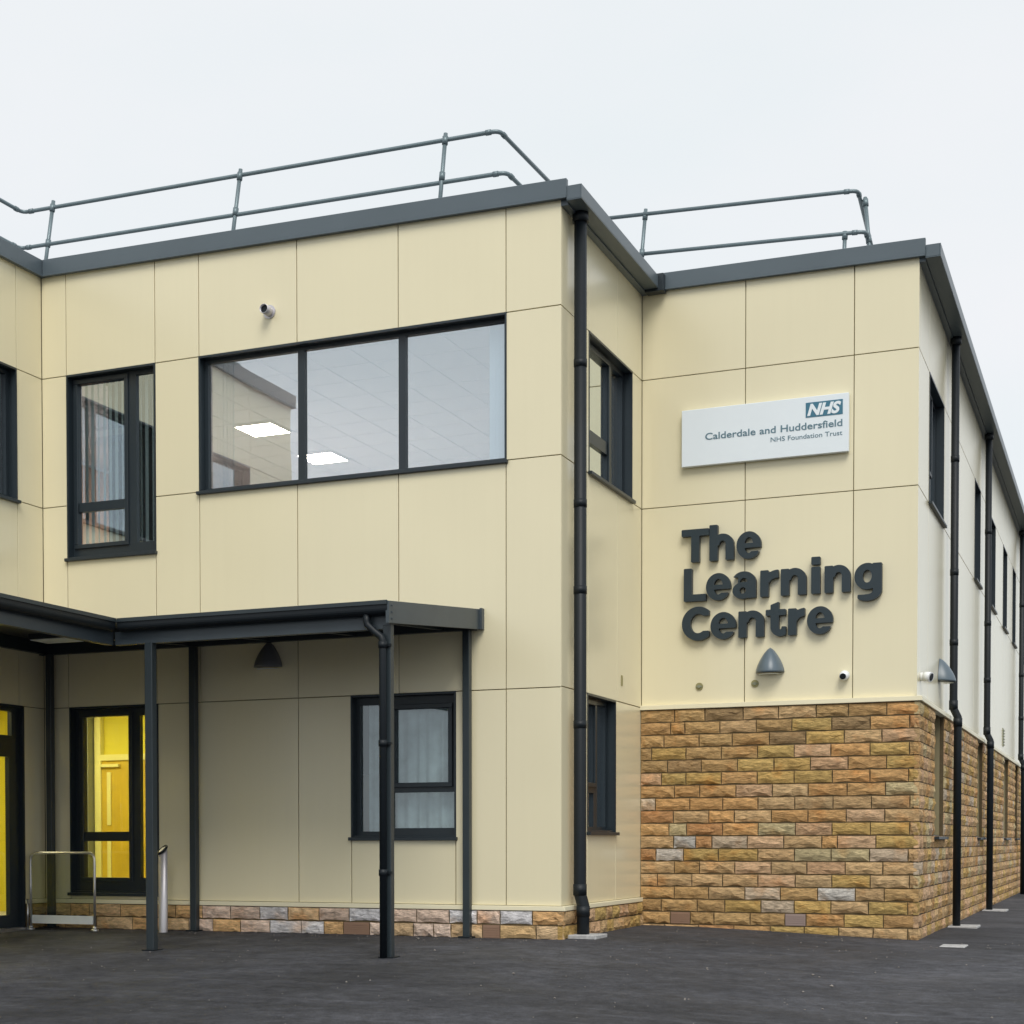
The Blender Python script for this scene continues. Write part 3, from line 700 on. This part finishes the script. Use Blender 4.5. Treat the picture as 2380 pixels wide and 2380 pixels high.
# gutters: lip + rounded trough
def trough(p0, p1, outn, name='canopy_gutter'):
    p0 = Vector(p0); p1 = Vector(p1); o = Vector(outn); bm = nb(); prof = []
    prof = [(0, 0), (0, -.03), (-.006, -.03), (-.006, -.06)]+[(-.062+.056*math.cos(a), -.068-.052*math.sin(a)) for a in [math.pi*i/10 for i in range(0, 11)]]+[(-.118, 0)]
    ra = [bm.verts.new(p0+o*a+Vector((0, 0, b2))) for a, b2 in prof]; rb = [bm.verts.new(p1+o*a+Vector((0, 0, b2))) for a, b2 in prof]
    for i in range(len(prof)-1): bm.faces.new([ra[i], ra[i+1], rb[i+1], rb[i]])
    bm.faces.new(ra); bm.faces.new(rb[::-1])
    return obj(name, bm, M_black, CAN)
trough((XG+.005, YG, 3.224), (XR-.02, YG, 3.224), (0, -1, 0)); trough((XG, YG-.005, 3.224), (XG, YE, 3.224), (1, 0, 0))
bm = nb(); box(bm, WORLD, XG+.004, XR-.018, YG-.004, YG+.018, 3.195, 3.232); obj('gutter_lip', bm, M_canopy, CAN)
bm = nb(); box(bm, WORLD, XG-.018, XG+.004, YE, YG-.006, 3.195, 3.232); obj('gutter_lip', bm, M_canopy, CAN)
bm = nb(); box(bm, WORLD, XG-.10, XR-.042, YG+.12, YG+.20, 2.985, 3.115); obj('front_beam', bm, M_beam, CAN)
bm = nb(); box(bm, WORLD, XG-.20, XG-.12, YE, YG+.118, 2.985, 3.115); obj('front_beam', bm, M_beam, CAN)
# side fascia plate, sloping from the wall down to the gutter
W_s = Wall((XR, 0), (0, -1), (1, 0))
bm = nb(); box(bm, W_s, .0, 2.29, -.035, .0, 3.238, 3.449, 3.02, 3.225)
for u_ in (.06, 2.22):
    for q in range(3):
        zz = 3.27+q*.06-.095*u_; box(bm, W_s, u_, u_+.016, .0, .008, zz, zz+.016)
obj('side_fascia', bm, M_beam, CAN, bevel=.002)
obj('end_plate', B1(W_s, .0, .07, .0005, .028, 3.232, 3.452), M_beam, CAN)
# wall beams and rafters
bm = nb(); box(bm, WORLD, -6.5, XR-.04, -.10, -.03, 3.225, 3.385); obj('wall_beam', bm, M_canopy, CAN)
bm = nb(); box(bm, WORLD, -6.47, -6.40, YE, -.101, 3.235, 3.385); obj('wall_beam', bm, M_canopy, CAN)
for x in (-1.3, -2.35, -3.4, -4.45):
    bm = nb(); Wr = Wall((x, -.101), (0, -1), (1, 0)); box(bm, Wr, 0, 2.05, -.03, .03, 3.24, 3.38, 3.09, 3.20); obj('rafter', bm, M_canopy, CAN)
for y in (-2.9, -4.2, -5.5, -6.8):
    bm = nb(); Wr = Wall((-6.399, y), (1, 0), (0, 1)); box(bm, Wr, 0, 2.33, -.03, .03, 3.24, 3.38, 3.09, 3.20); obj('rafter', bm, M_canopy, CAN)
for x, y, zb, zt, s_ in ((-.950, -2.15, -.12, 3.02, .08), (-3.57, -2.15, -.12, 2.99, .088), (-1.015, -.075, -.03, 3.225, .078), (-4.37, -.085, -.03, 3.225, .082), (-6.36, -.085, -.03, 3.235, .078), (-3.99, -7.4, -.35, 2.99, .088), (-6.43, -7.4, -.35, 3.235, .078)):
    h = s_/2; o = obj('post', B1(WORLD, x-h, x+h, y-h, y+h, zb, zt), M_canopy, CAN, bevel=.006)
    zg = gz(x, y)
    obj('base_plate', B1(WORLD, x-.075, x+.075, y-.075, y+.075, zg-.01, zg+.012), M_black, o)
# rainwater pipe with swan neck on the front corner post
bm = nb()
px, py = -.972, -2.228
tube(bm, [(-1.13, -2.24, 3.12), (-1.13, -2.24, 3.055), (-1.12, -2.24, 3.02), (-1.05, -2.235, 2.955), (px-.015, py, 2.905), (px, py, 2.87), (px, py, 2.8), (px, py, -.08)], .034, 14)
pp = obj('rainwater_pipe', bm, M_black, CAN)
for z in (2.83, 1.92, .72):
    bm = nb(); tube(bm, [(px, py, z-.03), (px, py, z+.03)], .041, 14); box(bm, WORLD, px-.01, px+.075, py+.02, py+.05, z-.012, z+.012); obj('pipe_clip', bm, M_black, pp)
# lights under the canopy of the left wing
for k, (x, y) in enumerate(((-5.55, -1.52), (-5.5, -3.3))):
    t_ = thing('canopy_light', ('flat pale light panel under the canopy nearest the inner corner', 'flat pale light panel under the canopy at the left edge of the photo')[k], 'light panel', (x, y, 3.2), 'light panels under the canopy')
    obj('housing', B1(WORLD, x, x+.50, y, y+.34, 3.20, 3.26), M_dark, t_)
    obj('diffuser', B1(WORLD, x+.015, x+.485, y+.015, y+.325, 3.19, 3.1995), M_signw, t_)

# ------------------------------------------------------------------ roof guard rails
def rail(name, label, tops, posts, loc, lean, group='guard rails on the roof edges'):
    t_ = thing(name, label, 'guard rail', loc, group)
    for kind, pts in tops:
        path = []
        for i, p in enumerate(pts):
            p = Vector(p)
            if 0 < i < len(pts)-1:
                a = p+(Vector(pts[i-1])-p).normalized()*.09; c = p+(Vector(pts[i+1])-p).normalized()*.09
                path += bez(a, c, p, 4)
            else: path.append(p)
        bm = nb(); tube(bm, path, .024, 10); rl = obj(kind, bm, M_rail, t_)
        for i in range(1, len(pts)-1):
            p = Vector(pts[i])
            for q in (pts[i-1], pts[i+1]):
                d = (Vector(q)-p).normalized(); bm = nb(); tube(bm, [p+d*.10, p+d*.16], .031, 10); obj('coupling', bm, M_rail, rl)
    for (b0, t0, fits) in posts:
        b0 = Vector(b0); t0 = Vector(t0); bm = nb(); tube(bm, [b0, t0], .024, 10); ps = obj('post', bm, M_rail, t_)
        for f in fits:
            c = b0.lerp(t0, f); d = (t0-b0).normalized(); bm = nb(); tube(bm, [c-d*.045, c+d*.045], .034, 10); obj('clamp', bm, M_rail, ps)
    return t_
zt0, zt1 = 8.955, 8.84   # top rail falls slightly with the roof
def ra(x, z0=zt0, z1=zt1): return z0+(z1-z0)*(x+7.4)/6.4
tops = [('top_rail', [(-7.45, -6, 8.92), (-7.49, .93, ra(-7.4)), (-1.05, .96, ra(-1.05)), (-.90, 4.6, 8.80)]),
        ('middle_rail', [(-7.47, -6, 8.47), (-7.51, .90, 8.497), (-.94, .90, 8.345), (-.82, 4.6, 8.33)])]
posts = []
for tx, tz, bx, bz in ((-7.025, 9.03, -7.09, 8.30), (-4.325, 8.965, -4.385, 8.245), (-1.685, 8.915, -1.72, 8.195)):
    # extend to the roof
    k = (bz-7.75)/(tz-bz); posts.append(((bx-(tx-bx)*k, .86-.06*k, 7.75), (tx, .94, tz), (.93*1.0, .58)))
posts.append(((-7.44, -3.5, 7.78), (-7.44, -3.42, 8.98), (.95, .6))); posts.append(((-.93, 3.9, 7.7), (-.90, 3.95, 8.86), (.93, .56)))
rail('roof_guard_rail', 'longer grey two-rail tubular guard rail on the left-hand roof', tops, posts, (-4, .9, 7.75), .0)
tops = [('top_rail', [(-.75, 3.85, 8.86), (2.372, 3.85, 8.70), (2.27, 5.75, 8.64)]), ('middle_rail', [(-.75, 3.85, 8.37), (2.468, 3.85, 8.205), (2.40, 4.75, 8.2)])]
posts = [((-.31, 3.80, 7.68), (-.222, 3.87, 8.90), (.93, .55)), ((2.205, 3.84, 7.62), (2.222, 3.86, 8.215), (.97,)), ((2.53, 3.96, 7.6), (2.41, 4.15, 8.72), (.94, .52)), ((2.44, 5.6, 7.6), (2.30, 5.62, 8.66), (.95,))]
rail('roof_guard_rail', 'shorter grey tubular guard rail on the set-back right-hand roof above the sign', tops, posts, (1, 3.85, 7.65), .0)

# ------------------------------------------------------------------ lettering and sign
TMP = {}
def text_bm(s, size=1.0, off=0, extr=0, shear=0, res=6, space=1.0):
    c = bpy.data.curves.new('tmp', 'FONT'); c.body = s; c.size = size; c.offset = off; c.extrude = extr; c.shear = shear; c.resolution_u = res; c.space_character = space
    o = bpy.data.objects.new('tmp', c); COL.objects.link(o); bpy.context.view_layer.update()
    dg = bpy.context.evaluated_depsgraph_get(); me = bpy.data.meshes.new_from_object(o.evaluated_get(dg))
    bm = nb(); bm.from_mesh(me); bpy.data.meshes.remove(me); bpy.data.objects.remove(o); bpy.data.curves.remove(c)
    return bm
def bbx(bm): xs_ = [v_.co.x for v_ in bm.verts]; ys_ = [v_.co.y for v_ in bm.verts]; return min(xs_), max(xs_), min(ys_), max(ys_)
def right(s): bm = text_bm(s); r = bbx(bm); bm.free(); return r
LET = thing('wall_lettering', 'big dark slate three-dimensional letters reading The Learning Centre on three lines', 'sign letters', (.5, WB, 3.4))
import numpy as np
# letter shapes drawn as distance fields: a heavy rounded sans, cap height 1, x-height .79
XH, SW, HW = .79, .250, .208   # x-height, stem, bar
def rect(X, Y, x0, x1, y0, y1): return np.minimum(np.minimum(X-x0, x1-X), np.minimum(Y-y0, y1-Y))
def ell(X, Y, cx, cy_, rx, ry):
    k = np.sqrt(((X-cx)/rx)**2+((Y-cy_)/ry)**2); return (1-k)*min(rx, ry)
def ring(X, Y, cx, cy_, rx, ry, tx, ty): return np.minimum(ell(X, Y, cx, cy_, rx, ry), -ell(X, Y, cx, cy_, rx-tx, ry-ty))
U = np.maximum; I = np.minimum
def glyph(ch, X, Y, W):
    if ch == 'T': return U(rect(X, Y, 0, W, 1-HW, 1), rect(X, Y, W/2-SW/2, W/2+SW/2, 0, 1))
    if ch == 'L': return U(rect(X, Y, 0, SW, 0, 1), rect(X, Y, 0, W, 0, HW))
    if ch in 'hn':
        ry = .34; cyy = XH+.01-ry; c = W*.5+.03; rx = W-c
        arch = I(ring(X, Y, c, cyy, rx, ry, SW*.97, HW), Y-cyy)
        return U(U(rect(X, Y, 0, SW, 0, 1.08 if ch == 'h' else XH), arch), rect(X, Y, W-SW, W, 0, cyy+.002))
    if ch == 'r':
        rx = W-.03; arm = I(I(ring(X, Y, W+.03, XH-.37, rx, .37, SW*.9, .235), Y-(XH-.37)), W-X)
        return U(rect(X, Y, 0, SW, 0, XH), arm)
    if ch == 'i': return U(rect(X, Y, 0, W, 0, XH), rect(X, Y, 0, W, .855, 1.085))
    if ch == 'e':
        cyy = XH/2; b = ring(X, Y, W/2, cyy, W/2, XH/2+.015, SW*.95, .175); b = U(b, I(rect(X, Y, .05, W-.03, .315, .455), ell(X, Y, W/2, cyy, W/2, XH/2+.015)))
        cut = rect(X, Y, W*.52, W+.2, .205, .316); b = I(b, -cut)
        return I(b, -rect(X, Y, W*.90, W+.3, -.1, .25))
    if ch == 'a':
        st = rect(X, Y, W-SW, W, 0, XH-.30); arch = I(ring(X, Y, W*.48, XH-.32, W*.52, .335, SW, .20), Y-(XH-.34)); st = U(st, rect(X, Y, W-SW, W, 0, XH-.31))
        arch = I(arch, -rect(X, Y, -.2, W*.24, -.2, XH-.155))
        bowl = I(ring(X, Y, W*.44, .235, W*.44, .25, SW*.86, .155), W-SW*.4-X)
        br = rect(X, Y, W*.42, W-.02, .33, .487); bb = rect(X, Y, W*.75, W-.02, .0, .14)
        return U(U(st, arch), U(bowl, br))
    if ch == 'g':
        bowl = ring(X, Y, W*.47, XH*.5+.02, W*.47, XH*.5-.01, SW*.95, .20); st = rect(X, Y, W-SW, W, -.02, XH)
        tail = I(ring(X, Y, W*.47, -.0, W*.53, .30, SW, .19), -Y); tail = I(tail, -rect(X, Y, -.2, W*.12, -.5, .5)); tail = I(tail, -rect(X, Y, -.2, W*.4, -.115, .2))
        return U(U(bowl, st), tail)
    if ch == 'C':
        rx = W*.60; b = ring(X, Y, rx, .5, rx, .515, SW*1.04, .225); b = I(b, W-X)
        return I(b, -rect(X, Y, rx, W+.5, .27, .73))
    if ch == 't':
        x0 = W*.24; st = rect(X, Y, x0, x0+SW, .25, 1.02); st = I(st, (.93+(X-x0)*.35)-Y)
        hook = I(ring(X, Y, x0+.29, .27, .29, .285, SW, .20), .275-Y); hook = I(hook, W-X)
        return U(U(st, hook), rect(X, Y, 0, W, XH-.18, XH))
def glyph_bm(ch, xl, xr, zb, H, d0, d1):
    W = (xr-xl)/H; st = .0235; xs = np.arange(-.05, W+.05+st, st); ys = np.arange(-.36, 1.12+st, st)
    X, Y = np.meshgrid(xs, ys, indexing='ij'); V = glyph(ch, X, Y, W)
    bm = nb(); cache = {}
    def vert(key, x, y):
        if key not in cache:
            p = (xl+x*H, zb+y*H); cache[key] = (bm.verts.new(C.p(p[0], d1, p[1])), bm.verts.new(C.p(p[0], d0, p[1])))
        return cache[key]
    nx_, ny_ = V.shape
    for i in range(nx_-1):
        for j in range(ny_-1):
            cs = [(i, j), (i+1, j), (i+1, j+1), (i, j+1)]; vals = [V[c] for c in cs]
            if max(vals) <= 0: continue
            poly = []; cutk = []
            for k in range(4):
                a, b_ = cs[k], cs[(k+1) % 4]; va, vb = vals[k], vals[(k+1) % 4]
                if va > 0: poly.append(vert(a, xs[a[0]], ys[a[1]]))
                if (va > 0) != (vb > 0):
                    f = va/(va-vb); f = min(max(f, .02), .98); key = (min(a, b_), max(a, b_))
                    q = vert(key, xs[a[0]]+(xs[b_[0]]-xs[a[0]])*f, ys[a[1]]+(ys[b_[1]]-ys[a[1]])*f); poly.append(q); cutk.append((len(poly)-1, va > 0))
            if len(poly) < 3: continue
            try: bm.faces.new([q[0] for q in poly]); bm.faces.new([q[1] for q in poly][::-1])
            except ValueError: continue
            outs = [k for k, o_ in cutk if o_]
            for k in outs:
                a, b_ = poly[k], poly[(k+1) % len(poly)]
                try: bm.faces.new([a[0], a[1], b_[1], b_[0]])
                except ValueError: pass
    return bm
SPANS = (('The', 4.290, ((.509, .836), (.842, 1.129), (1.162, 1.448))),
         ('Learning', 3.832, ((.537, .800), (.803, 1.094), (1.116, 1.390), (1.440, 1.649), (1.677, 1.969), (2.024, 2.124), (2.174, 2.463), (2.506, 2.808))),
         ('Centre', 3.375, ((.515, .840), (.858, 1.157), (1.187, 1.486), (1.505, 1.736), (1.762, 1.952), (1.978, 2.270))))
for word, zb, sp_ in SPANS:
    for ch, (a, b_) in zip(word, sp_): obj('letter', glyph_bm(ch, a, b_, zb, .386, .012, .080), M_letter, LET)
SG = thing('health_trust_sign', 'flat white rectangular wall sign with small blue letter logo and grey-blue words', 'sign', (1.47, WB, 5.75))
obj('sign_board', B1(C, .508, 2.436, .018, .082, 5.412, 6.072), M_signw, SG, bevel=.004)
obj('sign_mount', B1(C, .56, 2.39, .0, .0175, 5.46, 6.03), M_dark, SG)
def put_text(s, xl, xr, zb, caph, d, M, name, off=0, shear=0, parent=SG, ref='H', th=.003):
    bm = text_bm(s, off=off, extr=.5, shear=shear, res=4); q = bbx(bm); r = text_bm(ref, off=off); h = bbx(r); r.free()
    sx = (xr-xl)/(q[1]-q[0]); sz = caph/(h[3]-h[2])
    for v_ in bm.verts: v_.co = C.p(xl+(v_.co.x-q[0])*sx, d+(v_.co.z+.5)*th, zb+(v_.co.y-h[2])*sz)
    return obj(name, bm, M, parent)
def put_line(line, xl, xr, zb, caph, off):
    full = right(line); k = (xr-xl)/(full[1]-full[0]); done = ''
    for wd in line.split(' '):
        done += wd; rw = right(wd); x1 = xl+(right(done)[1]-full[0])*k; x0 = x1-(rw[1]-rw[0])*k; done += ' '
        put_text(wd, x0, x1, zb, caph, .0822, M_signt, 'word', off=off)
put_line('Calderdale and Huddersfield', .79, 2.366, 5.702, .079, .014)
put_line('NHS Foundation Trust', 1.556, 2.366, 5.602, .052, .004)
lg = obj('logo', B1(C, 1.955, 2.37, .0822, .086, 5.836, 6.004), M_signb, SG)
put_text('NHS', 1.972, 2.352, 5.852, .134, .0862, M_signw, 'logo_letters', off=.045, shear=.28, parent=lg)

# ------------------------------------------------------------------ fittings on the walls
def wall_lamp(W, u, z0, label, M, w_=.165, h=.285, dep=.20):
    t_ = thing('wall_light', label, 'wall light', W.p(u, 0, z0), 'tear-shaped wall lights')
    bm = nb(); nz_, na = 14, 18; rows = []
    for i in range(nz_+1):
        f = i/nz_; r = math.sqrt(max(0, math.sin(f*math.pi/2)))*(.86+.14*f) if False else (f**.66)*(1-.12*f**4)/.88
        r = min(r, 1.0); row = []
        for j in range(na+1):
            a = math.pi*j/na; row.append(bm.verts.new(W.p(u-math.cos(a)*w_*max(r, .03), .004+math.sin(a)*dep*max(r, .03), z0+h*(1-f)-.012*math.sin(a)*f)))
        rows.append(row)
    for i in range(nz_):
        for j in range(na):
            f = bm.faces.new([rows[i][j], rows[i][j+1], rows[i+1][j+1], rows[i+1][j]]); f.smooth = True
    bm.faces.new(rows[0]); bm.faces.new(rows[-1][::-1])
    obj('shade', bm, M, t_)
    bm = nb(); rr = []
    cen = bm.verts.new(W.p(u, .07, z0-.024))
    for j in range(na+1):
        a = math.pi*j/na; rr.append(bm.verts.new(W.p(u-math.cos(a)*w_*.8, .01+math.sin(a)*dep*.82, z0-.0225)))
    for j in range(na): bm.faces.new([cen, rr[j], rr[j+1]])
    obj('lens', bm, M_signw, t_)
    obj('back_plate', B1(W, u-.06, u+.06, .0, .004, z0+.02, z0+.16), M_dark, t_)
wall_lamp(A, -3.43, 2.955, 'charcoal tear-shaped wall light under the canopy roof', M_lampdark)
wall_lamp(C, 1.545, 2.965, 'grey-blue tear-shaped wall light below the large letters', M_lamp)
wall_lamp(D, 2.25, 3.00, 'grey tear-shaped wall light on the right-hand side wall beside the first downpipe', M_lamp)
def cam_fix(W, u, z, label, side):
    t_ = thing('security_camera', label, 'camera', W.p(u, 0, z), 'white security cameras')
    bm = nb(); tube(bm, [W.p(u, 0, z+.01), W.p(u, .03, z+.01)], .055, 20); obj('base', bm, M_white, t_)
    bm = nb(); bmesh.ops.create_uvsphere(bm, u_segments=20, v_segments=14, radius=.056)
    cen = W.p(u, .062, z)
    for v_ in bm.verts: v_.co += cen
    for f in bm.faces: f.smooth = True
    obj('housing', bm, M_white, t_)
    dirv = (W.n*.8+W.t*side*.5+Vector((0, 0, -.18))).normalized()
    bm = nb(); tube(bm, [cen+dirv*.03, cen+dirv*.063], .034, 18); tube(bm, [cen+dirv*.0635, cen+dirv*.066], .02, 14); obj('lens', bm, M_black, t_)
cam_fix(C, 2.395, 2.885, 'small white dome camera just right of the light below the letters', -.15)
t_ = thing('security_camera', 'white bullet camera sticking out of the side wall round the right-hand corner', 'camera', D.p(.25, 0, 2.86), 'white security cameras')
bm = nb(); tube(bm, [D.p(.28, 0, 2.87), D.p(.28, .05, 2.87)], .05, 18); obj('base', bm, M_white, t_)
bm = nb(); tube(bm, [D.p(.28, .045, 2.87), D.p(.27, .08, 2.87), D.p(.25, .125, 2.86)], .055, 18); obj('housing', bm, M_white, t_)
bm = nb(); tube(bm, [D.p(.249, .126, 2.86), D.p(.247, .134, 2.858)], .042, 18); obj('lens', bm, M_black, t_)
for k, (u, z) in enumerate(((.709, 2.836), (1.368, 2.843))):
    t_ = thing('fixing_disc', ('brass-coloured round fixing to the left below the letters', 'brass-coloured round fixing just left of the light under the letters')[k], 'wall fixing', C.p(u, 0, z), 'round brass fixings')
    bm = nb(); tube(bm, [C.p(u, 0, z), C.p(u, .012, z)], .044, 22); obj('plate', bm, M_brass, t_)
    bm = nb(); tube(bm, [C.p(u, .0125, z), C.p(u, .03, z)], .02, 14); box(bm, C, u-.036, u+.036, .0122, .018, z-.007, z+.007); obj('boss', bm, M_greyp, t_)
t_ = thing('wall_flue', 'short round silver flue with dark mouth high on the cream wall', 'flue', A.p(-3.41, 0, 6.885))
bm = nb(); tube(bm, [A.p(-3.41, .0, 6.885), A.p(-3.41, .012, 6.885)], .075, 24); obj('collar', bm, M_steelm, t_)
bm = nb(); segs = 24
rr_ = [[(.052, .0), (.052, .125), (.046, .125), (.046, .03)][k] for k in range(4)]
rings = []
for r_, d_ in rr_: rings.append([bm.verts.new(A.p(-3.41+r_*math.cos(2*math.pi*j/segs), .012+d_, 6.885+r_*math.sin(2*math.pi*j/segs))) for j in range(segs)])
for i in range(3):
    for j in range(segs): f = bm.faces.new([rings[i][j], rings[i][(j+1) % segs], rings[i+1][(j+1) % segs], rings[i+1][j]]); f.smooth = True
obj('pipe', bm, M_steelm, t_)
bm = nb(); tube(bm, [A.p(-3.41, .02, 6.885), A.p(-3.41, .11, 6.885)], .0455, 24); obj('mouth', bm, M_black, t_)

# ------------------------------------------------------------------ barrier, access post, slabs
t_ = thing('pedestrian_barrier', 'stainless steel hoop barrier with clear panel and pale kick board beside the entrance door', 'barrier', (-5.98, -.42, gz(-6, -.42)))
yb = -.42; xl, xr, zt_ = -6.40, -5.50, .885; zg = gz(-6, yb)
path = [Vector((xl, yb, zg)), Vector((xl, yb, .5))]+bez((xl, yb, zt_-.09), (xl+.09, yb, zt_), (xl, yb, zt_), 5)+bez((xr-.09, yb, zt_), (xr, yb, zt_-.09), (xr, yb, zt_), 5)+[Vector((xr, yb, .5)), Vector((xr, yb, zg))]
bm = nb(); tube(bm, path, .016, 12); obj('hoop', bm, M_steel, t_)
obj('clear_panel', B1(WORLD, xl+.02, xr-.02, yb-.004, yb+.004, .17, zt_-.02), M_glass_cl, t_)
obj('kick_board', B1(WORLD, xl+.02, xr-.02, yb-.012, yb+.012, .062, .158), M_kick, t_)
for x in (xl, xr):
    bm = nb(); tube(bm, [(x, yb, zg-.005), (x, yb, zg+.02)], .045, 16); tube(bm, [(x, yb, zg+.02), (x, yb, zg+.05)], .026, 16); obj('foot', bm, M_steel, t_)
bm = nb(); tube(bm, [(xl-.03, yb-.02, zg), (xl-.03, yb-.02, .34)], .011, 10); obj('door_stop_post', bm, M_steel, t_)
t_ = thing('access_post', 'waist-high stainless steel post with slanted round black-rimmed head by the lobby window', 'post', (-4.64, -.32, 0))
bm = nb(); cxp, cyp, rp_ = -4.64, -.32, .052; seg = 24
lowr, upr = [], []
for j in range(seg):
    a = 2*math.pi*j/seg; x = math.cos(a)*rp_; y = math.sin(a)*rp_
    lowr.append(bm.verts.new((cxp+x, cyp+y, -.02))); upr.append(bm.verts.new((cxp+x, cyp+y, .915+(x*.55+y*.75))))
for j in range(seg): f = bm.faces.new([lowr[j], lowr[(j+1) % seg], upr[(j+1) % seg], upr[j]]); f.smooth = True
bm.faces.new(upr); obj('column', bm, M_steelm, t_)
bm = nb(); nrm = Vector((-.55, -.75, 1)).normalized(); cc_ = Vector((cxp, cyp, .915))
ax = Vector((1, 0, .55)).normalized(); ay = nrm.cross(ax)
ring = [cc_+ax*math.cos(2*math.pi*j/24)*.060+ay*math.sin(2*math.pi*j/24)*.066+nrm*.006 for j in range(25)]
tube(bm, ring, .015, 8, caps=False); obj('head_rim', bm, M_black, t_)
bm = nb(); tube(bm, [cc_+nrm*.004, cc_+nrm*.014], .045, 20); obj('touch_pad', bm, M_steelm, t_)
def slabthing(x0, x1, y0, y1, label, h=.035):
    zg = gz((x0+x1)/2, (y0+y1)/2)
    o = obj('gully_slab', B1(WORLD, x0, x1, y0, y1, zg-.05, zg+h), M_conc, bevel=.006); tag(o, label, 'concrete slab', 'pale slabs at the downpipe feet')
slabthing(-.02+.05, .34, .12, .52, 'pale concrete slab at the foot of the downpipe on the outer corner')
slabthing(WC+.06, WC+.42, 5.78, 6.35, 'pale concrete slab at the foot of the first side-wall downpipe', .02)
slabthing(WC+.06, WC+.42, 11.0, 11.6, 'small pale slab at the foot of the farther side-wall downpipe', .02)
slabthing(WC+.36, WC+.62, 1.95, 2.35, 'flat pale metal cover set in the asphalt near the right corner', .008)


# loose grit on the asphalt
bm = nb(); rg = random.Random(3)
for k in range(900):
    x = rg.uniform(-8, 8); y = rg.uniform(-9, 3.2)
    if y > -.15 and x < .15: continue
    if rg.random() < .4: y = -rg.uniform(.1, .5) if x < 0 else y
    r = rg.uniform(.004, .011)*(1.6 if rg.random() < .06 else 1); c = Vector((x, y, gz(x, y)+r*.4))
    vs = [bm.verts.new(c+Vector((rg.uniform(.6, 1.2)*r*a, rg.uniform(.6, 1.2)*r*b2, rg.uniform(.4, .9)*r*c2))) for a, b2, c2 in ((1, 0, 0), (-1, 0, 0), (0, 1, 0), (0, -1, 0), (0, 0, 1), (0, 0, -1))]
    for q in ((0, 2, 4), (2, 1, 4), (1, 3, 4), (3, 0, 4), (2, 0, 5), (1, 2, 5), (3, 1, 5), (0, 3, 5)): bm.faces.new([vs[i] for i in q])
gr = obj('loose_grit', bm, mat('grit', (.22, .20, .18), .9, noise_amt=.5, noise_scale=1.7), None)
gr['kind'] = 'stuff'; gr['label'] = 'small loose grit scattered on the asphalt'; gr['category'] = 'grit'
